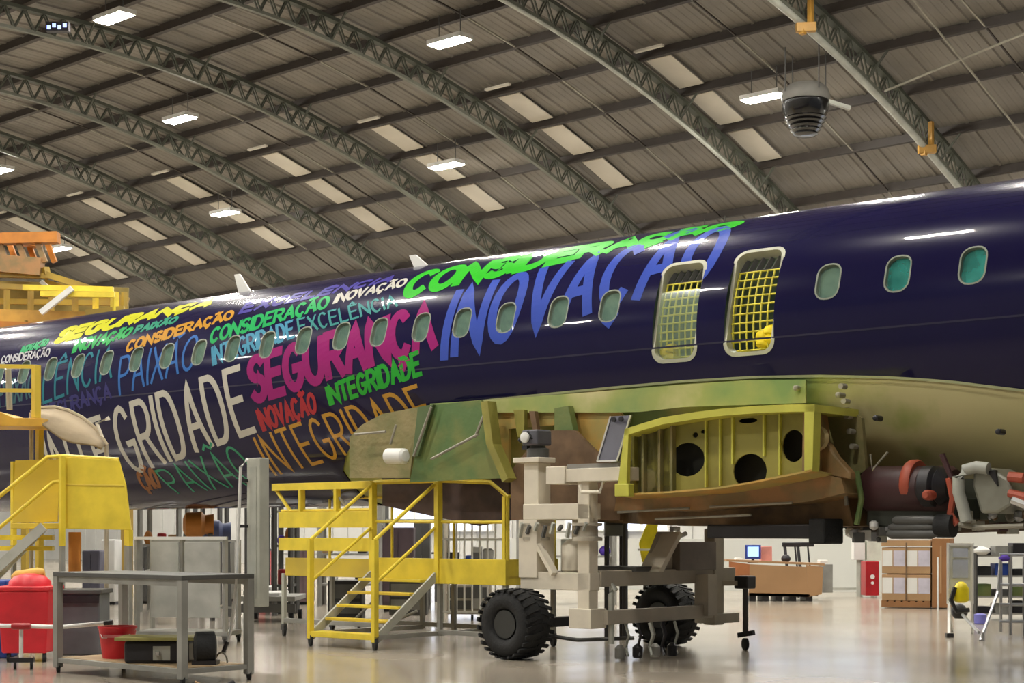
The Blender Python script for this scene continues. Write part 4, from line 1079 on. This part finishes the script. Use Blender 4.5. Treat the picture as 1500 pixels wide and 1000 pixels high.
# beige fabric canopy bridging deck and fuselage
cn = thing('beige_canopy', P(92, 645, 21.6), 'beige curved canopy between the yellow dock and the fuselage', 'canopy')
tp_ = [(46,604),(60,598),(80,597),(100,602),(120,612),(136,625),(150,643),(156,652)]
lo_ = [(58,618),(66,622),(76,630),(90,640),(106,646),(122,648),(138,650),(150,656)]
mb = MB(); vs = []
for (x1_, y1_), (x2_, y2_) in zip(tp_, lo_):
    vs += [P(x1_, y1_, 22.4), P(x1_*.5+x2_*.5, y1_*.5+y2_*.5-3, 21.9), P(x2_, y2_, 21.5)]
fs = []
for i in range(len(tp_)-1):
    for j in range(2): fs.append((3*i+j, 3*i+3+j, 3*i+4+j, 3*i+1+j))
mb.add(vs, fs); oc = mb.build('canopy_fabric', mat('beige_fabric',(150,134,108),.8,bump=.3,bscale=8), cn, smooth=True)
so = oc.modifiers.new('thickness','SOLIDIFY'); so.thickness = .03
MB().tube([P(x,y,22.4) for x,y in tp_],.035,8).build('canopy_hoop', mat('pale_hoop',(172,158,130),.6), cn, smooth=True)
MB().tube([P(150,643,22.4),P(142,620,22.4),P(160,612,22.4)],.03,8).build('hook', M_beige, cn, smooth=True)
for x in (46,156):
    i = 0 if x == 46 else -1
    a = P(*tp_[i],22.4); MB().tube([a, Vector((a.x, a.y, 0))],.03,8).build('canopy_pole', M_beige2, cn)

# ------------------------------------------------------------------ yellow overhead gantry beyond the aircraft
YG = 38.
gt = thing('overhead_gantry', G(60, YG), 'yellow and orange overhead gantry beyond the tail at far left', 'gantry')
def gp(x, y, dy=0): return P(x, y, YG+dy)
def gbar(a, b, w_, h, name, m): return MB().bar(gp(*a), gp(*b), w_, h).build(name, m, gt)
gbar((-90,352),(86,348),.3,.25,'crane_beam',M_orange); gbar((-90,378),(62,392),.35,.4,'crane_beam',M_rust)
for i in range(8): gbar((-30+i*14,352,(i%2)*.8),(-18+i*14,384,(i%2)*.8),.12,.12,'crane_lattice',M_orange if i%2 else M_rust)
gbar((40,360,.5),(42,345,.5),.5,.5,'hoist_box',M_orange)
gbar((66,392),(68,402),.14,.14,'rail_post',M_gan); gbar((68,402),(188,440),.14,.14,'top_rail',M_gan); gbar((66,412,.4),(186,448,.4),.1,.1,'mid_rail',M_gan)
for a, b in (((-90,400),(70,404)),((-90,415,-.5),(40,421,-.5)),((-90,440),(186,444))): gbar(a,b,.12,.12,'platform_rail',M_gan)
for a, b in (((34,421,-1),(166,424,-1)),((60,430,-1.2),(168,432,-1.2))): gbar(a,b,.12,.12,'bright_rail',M_yel)
for x in (-20,10,45,75,110,140,168,182): gbar((x,424+abs(x)*.02,-.6),(x,474,-.6),.1,.1,'platform_post',M_gan if x%4 else M_yel)
gbar((126,458,-1),(182,452,-1),.12,.12,'platform_rail',M_gan); gbar((168,428,-1),(168,462,-1),.14,.14,'platform_post',M_yel)
gbar((60,458,-1.3),(106,422,-1.3),.12,.12,'white_strut',M_white); gbar((60,412,-1),(74,424,-1),.09,.09,'white_strut',M_zinc)
gbar((-90,466),(190,474),1.6,.3,'platform_deck',mat('ochre_deck2',(190,150,66),.5)); gbar((-90,478,-1),(100,484,-1),.25,.3,'edge_beam',M_orange)
gbar((-90,446,.9),(188,452,.9),.08,1.0,'mesh_panel',mat('ochre_mesh',(132,118,62),.7))
gbar((-90,425,1.2),(120,430,1.2),.08,.5,'mesh_panel',mat('ochre_mesh',(132,118,62),.7))
for x in (-60,40,186):
    for dy in (-.7,.7):
        a = gp(x,470,dy); MB().bar(a, Vector((a.x,a.y,0)), .2).build('column', M_gan, gt)
a = gp(0,395,.2); MB().bar(a-Vector((1,0,0)), Vector((a.x-1,a.y,0)), .3).build('column', M_orange, gt)

# ------------------------------------------------------------------ right background
# partition wall
pa = Vector((G(1118,41).x, 41, 0)); pb = Vector((G(1560,38.5).x, 38.5, 0))
wall_seg('wall_partition', pa, pb, 1.85, M_wall, .12)
wall_seg('wall_partition_low', G(700,43)+Vector((0,0,0)), pa, 1.3, M_wall, .12)
# inspection desk
YQ = 34.6
dq = thing('inspection_desk', G(1090,YQ), 'tan fronted desk on dark skids under the belly', 'desk')
Q = lambda x, y, dy=0: P(x, y, YQ+dy)
MB().prism([Q(1098,826),Q(1181,830),Q(1184,874),Q(1097,872)],(0,.04,0)).build('front_panel', M_wood, dq)
MB().prism([Q(1068,822,.0),Q(1098,826,0),Q(1098,846,0),Q(1068,844,0)],(0,.04,0)).build('side_panel', mat('red_wood',(164,104,64),.5), dq)
MB().prism([Q(1181,827),Q(1206,830),Q(1204,870),Q(1184,874)],(0,.04,0)).build('side_panel', M_wood, dq)
MB().prism([Q(1064,822),Q(1208,828),Q(1208,825),Q(1064,819)],(0,.9,0)).build('desk_top', M_wood, dq)
for x in (1103,1122,1142,1162,1186): MB().box((-.07,0,0),(.07,.7,.12),lambda a,b,c,x=x: G(x,YQ,0)+Vector((a,b+.05,c))).build('skid_foot', M_dark, dq)
MB().prism([Q(1097,872),Q(1186,874),Q(1186,870),Q(1097,868)],(0,.9,0)).build('bottom_board', M_wood, dq)
c = Q(1103,808,.35); mo = thing('computer_monitor', Vector((c.x,c.y,P(1103,820,YQ+.35).z)), 'computer monitor with light blue screen on the desk', 'monitor')
Fm = lambda a,b,z: c+Vector((a,b,z))
MB().box((-.17,-.02,-.15),(.17,.03,.15),Fm).build('monitor_case', mat('monitor_blue',(52,72,150),.4), mo, bevel=.01)
MB().box((-.12,-.03,-.10),(.12,-.021,.11),Fm).build('screen', mat('screen_glow',(150,190,255),.4,emit=.9), mo)
MB().box((-.03,-.0,-.22),(.03,.03,-.15),Fm).box((-.11,-.06,-.235),(.11,.08,-.22),Fm).build('stand', M_dark, mo)
def small(name, x, y0, y1, wpx, Y, m, lab, cat, shape='box', dep=.3, part='body'):
    a = P(x, y1, Y); b = P(x+wpx, y0, Y); h = b.z-a.z; wd = b.x-a.x
    base = Vector((a.x+wd/2, Y+dep/2, a.z))
    mb = MB()
    if shape == 'box': mb.box((-wd/2,-dep/2,0),(wd/2,dep/2,h),lambda x,y,z:base+Vector((x,y,z)))
    elif shape == 'cyl': mb.lathe(base,(0,0,1),[(wd*.4,0),(wd/2,h*.05),(wd/2,h*.9),(wd*.3,h)],18)
    else: mb.lathe(base,(0,0,1),[(wd*.3,0),(wd/2,h*.3),(wd/2,h*.55),(wd*.35,h*.85),(wd*.1,h)],16)
    o = mb.build(name, m, None, bevel=.01 if shape=='box' else 0, smooth=shape!='box', loc=base); tag(o, lab, cat); return o
small('desk_phone',1146,812,823,14,YQ+.3,M_dark,'dark round-topped telephone on the desk','telephone','dome')
small('paper_tray',1078,817,821,10,YQ+.25,M_white,'white paper tray at the left end of the desk','tray')
small('paper_stack',1201,820,825,12,YQ+.3,M_white,'white paper pile at the right end of the desk','paper')
small('pink_folder_box',1115,800,822,16,YQ+.45,mat('pink_card',(220,150,140),.7),'pink folder box behind the monitor','box')
# desk frame with dark bent posts (chair backs)
for i, x in enumerate((1162,1181)):
    base = P(x,826,YQ+1.2+i*.6); base.z = 0
    ch = thing('office_chair', base, ['dark office chair behind the desk, the one nearer the telephone','dark office chair behind the desk, nearest the grey cabinet'][i], 'chair')
    Fk = lambda a,b,z,base=base: base+Vector((a,b,z))
    MB().tube([Fk(-.1,0,.5),Fk(-.13,.12,.8),Fk(-.16,.18,1.22)],.035,8).tube([Fk(.12,0,.5),Fk(.09,.12,.8),Fk(.06,.18,1.22)],.02,8).build('back_frame', M_dark, ch, smooth=True)
    MB().box((-.22,.12,1.14),(.2,.18,1.24),Fk).build('backrest', M_dark, ch, bevel=.02)
    MB().box((-.22,-.24,.45),(.22,.2,.52),Fk).build('seat', M_dark, ch, bevel=.03)
    MB().tube([Fk(0,0,.1),Fk(0,0,.46)],.03,8).build('column', M_dark, ch)
    for k in range(5):
        a = k*2*PI/5; MB().bar(Fk(0,0,.1),Fk(.26*math.cos(a),.26*math.sin(a),.06),.04).build('leg', M_dark, ch)
small('grey_cabinet',1206,826,868,14,36.2,mat('cabinet_grey',(146,146,140),.5),'narrow grey cabinet against the end of the desk','cabinet',dep=.6)
# white electrical box on pillar, red cabinet
o = small('red_cabinet',1268,822,872,20,36.5,M_dred,'red enamel cabinet beside the strapped cartons','cabinet',dep=.5)
Fo = lambda x,y,z: o.location+Vector((x,y,z)); 
for z_, r in ((.42,.05),(.28,.035)):
    q = MB().lathe(o.location+Vector((.0,-.252,z_)),(0,-1,0),[(r,0),(r,.012)],14).build('emblem', M_white); q.parent = o; q.location = (0,0,0)
    for v in q.data.vertices: v.co -= o.location
eb = thing('white_control_box', G(1262,37.2), 'white control box on a post above the red cabinet', 'box')
for (x0_,x1_,y0_,y1_,m) in ((1251,1267,790,820,M_white),(1270,1290,787,821,mat('pale_box',(206,210,196),.5))):
    MB().prism([P(x0_,y1_,37.2),P(x1_,y1_,37.2),P(x1_,y0_,37.2),P(x0_,y0_,37.2)],(0,.3,0)).build('box_body', m, eb, bevel=.01)
MB().bar(G(1259,37.35),P(1259,820,37.35),.1).build('post', M_lgrey, eb); MB().bar(G(1280,37.35),P(1280,820,37.35),.1).build('post', M_lgrey, eb)
MB().tube([P(1259,790,37.3),P(1259,765,37.3)],.05,8).tube([P(1280,787,37.3),P(1280,760,37.3)],.05,8).build('cable_riser', M_white, eb)
MB().bar(P(1210,862,38.4),P(1262,862,38.4),.06).bar(P(1262,820,38.4),P(1262,868,38.4),.06).build('low_rail', M_lgrey, eb)
# palletised cartons, individually built
YP = 31.6
pl_a = G(1291,YP); pF = frame(pl_a.x, pl_a.y, math.radians(-20))
pallet = thing('wooden_pallet', pl_a, 'wooden pallet carrying the strapped cartons', 'pallet', rz=math.radians(-20))
for y in (0,.45,.9): MB().box((0,y,.02),(.92,y+.1,.12),pF).build('bearer', M_card2, pallet)
for i in range(7): MB().box((i*.135,0,.12),(i*.135+.1,1.0,.145),pF).build('board', M_card2, pallet)
fF = None
names = ['lower left','lower right','middle left','middle right']
cw_, chh = .45, .50
for r in range(2):
    for c_ in range(2):
        x0_ = .01+c_*.465; z0_ = .147+r*.52
        base = pF(x0_,0,z0_)
        o = thing('carton', base, 'cardboard carton with white label sheet, %s of the strapped stack' % ['bottom left','bottom right','upper left','upper right'][r*2+c_], 'box', rz=math.radians(-20), group='cartons strapped on the pallet')
        MB().box((x0_,0,z0_),(x0_+cw_,.95,z0_+.50),pF).build('carton_body', M_card, o, bevel=.006)
        MB().box((x0_+.01,-.006,z0_+.14),(x0_+.20,.0,z0_+.44),pF).build('label_sheet', M_white, o)
        MB().box((x0_+.22,-.006,z0_+.14),(x0_+cw_-.01,.0,z0_+.44),pF).build('label_sheet', mat('grey_print',(196,192,206),.6), o)
base = pF(0,0,1.19)
o = thing('top_carton', base, 'flat cardboard lid carton on top of the stack', 'box', rz=math.radians(-20))
MB().box((0,-.01,1.19),(.93,.96,1.30),pF).build('carton_body', M_card, o, bevel=.006)
o2 = MB().box((0.02,0.02,1.302),(.9,.9,1.35),pF).build('white_packet', M_white, None, bevel=.01, loc=pF(.4,.4,1.302)); tag(o2,'white wrapped packet on top of the carton stack','packet')
base = pF(.95,0,0)
o = thing('tall_carton', base, 'tall plain brown carton right of the labelled stack', 'box', rz=math.radians(-20))
MB().box((.95,.0,.02),(1.28,.95,1.34),pF).build('carton_body', M_card2, o, bevel=.008)
MB().box((1.10,-.01,.3),(1.13,.0,1.2),pF).build('tape', M_card, o)
sp = MB().box((.46,-.02,.15),(.485,-.008,1.26),pF).build('strap', M_brown, None, loc=pF(.47,-.01,.15)); tag(sp,'dark strap around the labelled carton stack','strap')
wn = MB().tube([P(1374,816,30.6),G(1374,30.6)],.02,8).build('pale_rod', M_white, None, loc=G(1374,30.6)); tag(wn,'pale rod standing against the tall brown carton','rod')

# notice board stand with yellow extinguisher
YN = 23.6
nb = thing('notice_board_stand', G(1406,YN), 'white framed notice board on splayed legs at right', 'notice board')
N_ = lambda x,y,dy=0: P(x,y,YN+dy)
MB().prism([N_(1389,880),N_(1423,880),N_(1423,797),N_(1389,797)],(0,.03,0)).build('board', mat('board_white',(214,216,208),.5), nb)
for a, b in (((1388,797),(1425,797)),((1389,795),(1389,884)),((1424,795),(1424,884))): MB().bar(N_(*a,-.01),N_(*b,-.01),.035).build('frame', M_white, nb)
for k, (y0_, y1_) in enumerate(((803,816),(820,846))):
    MB().prism([N_(1396,y1_,-.015),N_(1418,y1_,-.015),N_(1418,y0_,-.015),N_(1396,y0_,-.015)],(0,.01,0)).build('notice_sheet', mat('sheet_blue',(186,192,206),.6), nb)
a = N_(1390,884); MB().bar(a, G(1390,YN-.9), .04).bar(N_(1424,884), G(1424,YN-.1), .03).bar(a,G(1395,YN+.5),.03).build('leg', M_white, nb)
MB().bar(G(1386,YN-.9,.02),G(1396,YN-.9,.02),.08).build('foot', M_dark, nb)
ex = thing('yellow_canister', N_(1408,884,-.25), 'bright yellow canister hanging in front of the notice board', 'canister')
c = N_(1408,868,-.25)
MB().lathe(c+Vector((0,0,-.14)),(0,0,1),[(.06,0),(.11,.03),(.11,.2),(.07,.27),(.03,.3)],18).build('canister_body', mat('canister_yellow',(236,214,20),.4), ex, smooth=True)
MB().tube([c+Vector((-.1,-.05,.08)),c+Vector((-.16,-.05,-.1)),c+Vector((-.08,-.05,-.26)),c+Vector((.1,-.05,-.24))],.035,8).build('hose', M_dark, ex, smooth=True)
small('dark_tool_bag',1396,884,906,24,YN+.15,M_dark,'dark bag under the yellow canister','bag','dome',dep=.2)

# aluminium step frame
YL = 22.6
sf = thing('aluminium_step_frame', G(1470,YL), 'silver tubular step frame at the right edge', 'step ladder')
F_ = lambda x,y,dy=0: P(x,y,YL+dy)
for a, b in (((1436,938,-.6),(1462,866,-.1)),((1462,866,-.1),(1466,812,0)),((1410,900,.6),(1434,926,-.5)),((1480,812,0),(1480,930,0)),((1466,812,0),(1466,925,.2)),((1500,815,.3),(1500,935,.3)),((1440,938,-.6),(1440,926,-.6)),((1525,812,.2),(1540,940,.2))):
    MB().tube([F_(*a),F_(*b)],.022,8).build('tube_leg', M_alu, sf, smooth=True)
for y in (812,856,885,910): MB().tube([F_(1464,y,0),F_(1530,y+1,0)],.02,8).build('rung', M_alu, sf, smooth=True)
for y in (858,886): MB().prism([F_(1482,y,0),F_(1530,y,0),F_(1530,y,.4),F_(1482,y,.4)],(0,0,.03)).build('step_plate', M_alu, sf)
# shelf rack with dark crates behind it
YR = 27.
rk = thing('parts_rack', G(1430,YR), 'dark parts rack behind the silver step frame', 'rack')
R_ = lambda x,y,dy=0: P(x,y,YR+dy)
for x in (1429,1480,1530):
    for dy in (0,.7): MB().bar(G(x,YR+dy),R_(x,800,dy),.05).build('upright', M_dgrey, rk)
for y in (815,845,875,900): MB().prism([R_(1427,y),R_(1532,y),R_(1532,y,.7),R_(1427,y,.7)],(0,0,.03)).build('shelf', M_grey, rk)
random.seed(11)
cols_ = [M_dark,M_dgrey,M_black,M_grey,M_green,M_blue]
nm = ['black crate','charcoal crate','black rubbery crate','grey crate','green crate','blue crate']
lv = ['top shelf','second shelf','third shelf','lowest shelf']
for r, y in enumerate((815,845,875,900)):
    for c_ in range(3):
        x = 1432+c_*26; m = cols_[(r*2+c_*3)%6]
        hpx = 12+((r+c_)%3)*4
        small('parts_crate', x, y-hpx, y, 20, YR+.1, m, '%s on the %s of the dark parts rack, %s' % (nm[(r*2+c_*3)%6], lv[r], ['at its left end','in its middle','at its right end'][c_]), 'crate')
pc_ = small('violet_cloth_bundle',1466,812,822,16,YL-.1,M_purple,'violet cloth bundle on top of the silver step frame','cloth','dome',dep=.2)
small('white_sack',1426,800,812,28,YR-.2+.1,M_white,'white sack on top of the dark parts rack','sack','dome',dep=.3)
small('blue_tub',1431,899,914,18,25.9,mat('pale_blue_tub',(120,120,200),.5),'pale blue tub in front of the dark parts rack','tub','cyl')

# ------------------------------------------------------------------ left and middle background under the belly
def rack(px0, px1, Y, ztop, zs, lab, m=M_grey, dep=.8, fill=True, seed=0, name='storage_rack'):
    a = G(px0,Y); b = G(px1,Y); o = thing(name, a, lab, 'rack')
    wd = b.x-a.x; F = lambda x,y,z: a+Vector((x*wd,y*dep,z))
    for x in (0,1):
        for y in (0,1): MB().bar(F(x,y,0),F(x,y,ztop),.07).build('upright', m, o)
    for z in zs: MB().box((0,0,z),(1,1,z+.04),F).build('shelf', M_lgrey if z == zs[-1] else m, o)
    return o, F, wd
rack(205,262,30,2.3,(.5,1.2,1.9),'grey storage rack farthest left in the background, right of the yellow dock',seed=1)
rack(286,322,33,2.4,(.6,1.3,2.0),'grey storage rack behind the panel cart',M_dgrey,seed=2)
rack(362,392,31,2.3,(.4,1.1,1.75),'grey storage rack right of the trunking post',M_dgrey,seed=3)
rack(402,426,28.6,2.2,(.5,1.2,1.8),'dark storage rack touching the yellow work stand',M_dgrey,seed=4)
rack(760,900,33,1.7,(.4,.95,1.45),'long storage rack seen through the dolly',M_grey,seed=5)
rack(468,556,32.5,2.0,(.4,1.0,1.6),'grey rack seen between the boards of the work stand',M_grey,seed=7)
rack(562,640,34.5,2.1,(.4,1.0,1.7),'grey rack seen through the stairs of the work stand',M_dgrey,seed=8)
rack(650,742,30,1.75,(.3,.8,1.3),'pale rack seen through the right end of the work stand',M_beige2,seed=6)
random.seed(21)
kinds = [('cardboard box',M_card,'box','box'),('blue tub',M_blue,'tub','cyl'),('orange housing',M_orange,'housing','dome'),('white carton',M_white,'box','box'),
 ('grey drum',M_grey,'drum','cyl'),('red can',M_dred,'can','cyl'),('dark crate',M_dark,'crate','box'),('violet bundle',M_purple,'cloth','dome')]
spots = [(472,1.04,32.6,'rack between the work stand boards, middle shelf left'),(496,1.04,32.6,'rack between the work stand boards, middle shelf centre'),(524,1.04,32.6,'rack between the work stand boards, middle shelf right'),(566,1.04,34.6,'rack behind the stairs, middle shelf left'),(590,1.04,34.6,'rack behind the stairs, middle shelf centre'),(614,1.04,34.6,'rack behind the stairs, middle shelf right'),(480,.44,32.6,'rack between the work stand boards, low shelf left'),(520,.44,32.6,'rack between the work stand boards, low shelf right'),
 (208,1.24,30.1,'first background rack, upper shelf left end'),(228,1.24,30.1,'first background rack, upper shelf middle'),(246,1.24,30.1,'first background rack, upper shelf right end'),
 (212,.54,30.1,'first background rack, lower shelf'),(290,1.34,33.1,'rack behind the panel cart, upper shelf left'),(306,1.34,33.1,'rack behind the panel cart, upper shelf right'),
 (364,1.14,31.1,'rack right of the trunking post, middle shelf left'),(378,1.14,31.1,'rack right of the trunking post, middle shelf right'),(366,.44,31.1,'rack right of the trunking post, low shelf'),
 (404,1.24,28.7,'rack touching the work stand, middle shelf left'),(415,1.24,28.7,'rack touching the work stand, middle shelf right'),(405,.54,28.7,'rack touching the work stand, low shelf'),
 (768,.99,33.1,'long rack behind the dolly, middle shelf far left'),(860,.99,33.1,'long rack behind the dolly, middle shelf right'),(878,.99,33.1,'long rack behind the dolly, middle shelf right end'),(884,.44,33.1,'long rack behind the dolly, low shelf right end'),
 (655,.84,30.1,'pale rack behind the work stand, middle shelf left'),(680,.84,30.1,'pale rack behind the work stand, middle shelf centre'),(706,.84,30.1,'pale rack behind the work stand, middle shelf right'),(690,.34,30.1,'pale rack behind the work stand, low shelf')]
for i, (x, z, Y, where) in enumerate(spots):
    kname, m, cat, shp = kinds[(i*3+i//4)%8]
    wpx = 13 if x < 640 else 17; y1 = HY-(z-CH)*FP/Y; hpx = random.uniform(14,26)
    small(cat.replace(' ','_') if cat != 'box' else 'storage_box', x, y1-hpx, y1, wpx, Y, m, '%s on the %s' % (kname, where), cat, shp)
# big orange and blue engine cores on a stand behind the panel cart
for i, (x, m, lab) in enumerate(((290,M_orange,'orange shrouded assembly on a trestle behind the panel cart'),(316,mat('slate_blue',(90,100,140),.5),'slate blue drum assembly on a trestle left of the trunking post'))):
    c = P(x,768+i*12,27.+i*1.1); o = thing('engine_assembly', Vector((c.x,c.y,0)), lab, 'engine')
    MB().lathe(c-Vector((.25,0,0)),(1,.2,0),[(.1,0),(.2,.05),(.22,.3),(.16,.36),(.18,.5)],18).build('casing', m, o, smooth=True)
    for sx_ in (-.2,.2): MB().bar(c+Vector((sx_,0,-.15)),Vector((c.x+sx_*1.2,c.y,0)),.06).build('trestle_leg', M_dgrey, o)
# flat transport carts on the floor
for i, (x0_, x1_, Y, lab) in enumerate(((352,432,26.5,'low grey flat cart between the trunking post and the work stand'),(356,412,29.2,'low flat cart behind the nearer one'))):
    a = G(x0_,Y); b = G(x1_,Y); wd = b.x-a.x; o = thing('flat_cart', a, lab, 'cart')
    F = lambda x,y,z,a=a,wd=wd: a+Vector((x*wd,y,z))
    MB().box((0,0,.34),(1,1.4,.42),F).build('cart_bed', M_grey, o, bevel=.01)
    MB().box((0,.0,.16),(1,.05,.3),F).build('skirt', M_dgrey, o)
    for x in (.08,.92):
        for y in (.15,1.2): MB().lathe(F(x,y,.08),(1,0,0),[(.03,-.03),(.08,-.03),(.08,.03),(.03,.03)],14).build('wheel', M_black, o, smooth=True)
    MB().box((.05,.1,.42),(.7,1.2,.47),F).build('pale_sheet', M_white, o)
# grey trolley boxes under the work stand deck
for i,(x0_,x1_,y0_,Y,m,lab) in enumerate(((480,530,850,25.,M_dark,'dark motor unit under the work stand, left of the stairs'),(655,720,856,27.2,M_beige2,'beige trolley box under the right end of the work stand'),(570,625,850,26.5,M_dgrey,'charcoal chest behind the stairs of the work stand'),(690,706,800,27.,M_grey,'grey locker behind the left dolly tyre'))):
    a = G(x0_,Y); b = P(x1_,y0_,Y); wd = b.x-a.x
    o = thing('equipment_trolley', a, lab, 'trolley')
    F = lambda x,y,z,a=a,wd=wd,h=b.z: a+Vector((x*wd,y,z*h))
    MB().box((0,0,.16),(1,.6,1),F).build('cabinet_body', m, o, bevel=.015)
    MB().box((.05,-.01,.3),(.95,.0,.55),F).box((.05,-.01,.62),(.95,.0,.92),F).build('drawer_front', M_dgrey if m is not M_dgrey else M_grey, o)
    for x in (.1,.9): MB().lathe(F(x,.08,0)+Vector((0,0,.05)),(1,0,0),[(.02,-.02),(.05,-.02),(.05,.02),(.02,.02)],12).build('caster', M_black, o, smooth=True)
# mesh cage cart behind the right end of the stand
a = G(646,25.8); mc = thing('mesh_cage_cart', a, 'white wire cage cart behind the right end of the work stand', 'cage')
F = lambda x,y,z: a+Vector((x,y,z))
for x in np.linspace(0,.98,9): MB().bar(F(x,0,.2),F(x,0,1.78),.035 if x in (0,) else .022).build('bar', M_white, mc)
for z in (.2,1.0,1.35,1.78): MB().bar(F(0,0,z),F(.98,0,z),.03).build('cross_bar', M_white, mc)
for x in (0,.98): MB().bar(F(x,.8,.0),F(x,.8,1.78),.03).bar(F(x,0,0),F(x,0,.2),.04).build('post', M_lgrey, mc)
# larger things on the floor far behind the bench and stand
for (x0_, x1_, y0_, Y, m, nm_, lab, cat) in (
  (200,224,800,33.5,M_dgrey,'tool_cabinet','dark tool cabinet right of the yellow dock legs, far back','cabinet'),
  (228,252,812,34.,M_beige2,'storage_chest','beige chest far behind the panel cart, at its left','chest'),
  (262,284,798,35.,M_dark,'machine_cabinet','black machine cabinet between the first two background racks','cabinet'),
  (326,344,790,34.5,M_grey,'tall_locker','grey locker just left of the trunking post, far back','cabinet'),
  (372,396,806,37.,M_dred,'red_chest','dull red chest behind the rack right of the trunking post','chest'),
  (432,456,802,33.,mat('mauve_cabinet',(128,108,112),.5),'mauve_cabinet','mauve cabinet at the left end of the work stand, far back','cabinet'),
  (120,146,806,31.,mat('slate_cover',(96,96,112),.6),'covered_machine','slate covered machine behind the orange dock panel','machine'),
  (148,168,790,33.,M_white,'white_cabinet','white cabinet behind the dock, left of its right leg','cabinet'),
  (560,606,772,30.,mat('plum_machine',(84,70,76),.5),'covered_machine','plum covered machine seen above the deck between the two stair posts','machine'),
  (606,630,764,31.,M_dgrey,'tall_locker','charcoal locker beside the plum covered machine','cabinet')):
    a = G(x0_, Y); b = P(x1_, y0_, Y); wd = b.x-a.x
    o = thing(nm_, a, lab, cat); F = lambda x, y, z, a=a, wd=wd, h=b.z: a+Vector((x*wd, y, z*h))
    MB().box((0,0,.04),(1,.6,1),F).build('cabinet_body', m, o, bevel=.02)
    MB().box((.04,-.012,.12),(.48,.0,.94),F).build('door', m, o); MB().box((.52,-.012,.12),(.96,.0,.94),F).build('door', m, o)
    MB().box((.44,-.03,.5),(.46,-.012,.62),F).build('handle', M_alu, o)
    MB().box((.04,.04,0),(.96,.56,.04),F).build('plinth', M_dark, o)
# tall yellow fairing panel standing behind the dolly
c = G(948,23.6); fp = thing('yellow_fairing_panel', c, 'tall tapered yellow fairing panel standing behind the dolly beam', 'panel')
MB().prism([P(941,824,23.6),P(955,824,23.6),P(962,790,23.6),P(965,762,23.6),P(960,754,23.6),P(954,756,23.6),P(944,775,23.6),P(936,795,23.6)],(0,.08,0)).build('panel_shell', mat('panel_yellow',(232,214,40),.4), fp, bevel=.02)
MB().bar(P(948,824,23.65),G(948,23.65),.08).build('panel_foot', M_dgrey, fp)
MB().bar(P(934,805,23.55),P(964,805,23.55),.03).build('panel_band', M_white, fp)
# dark gauge cabinet behind second post of the dolly
c = G(903,22.6); gc = thing('gauge_cabinet', c, 'grey gauge cabinet on dark posts behind the dolly', 'cabinet')
MB().prism([P(886,785,22.6),P(914,785,22.6),P(914,752,22.6),P(886,752,22.6)],(0,.25,0)).build('cabinet_body', mat('slate_cab',(104,104,108),.5), gc, bevel=.01)
MB().prism([P(888,769,22.59),P(912,769,22.59),P(912,759,22.59),P(888,759,22.59)],(0,.01,0)).build('gauge_window', M_dark, gc)
for x in (889,911): MB().bar(P(x,785,22.7),G(x,22.7),.05).build('post', M_dark, gc)
for x in (916,): MB().bar(P(x,752,22.4),G(x,22.4),.05).build('side_post', M_dark, gc)
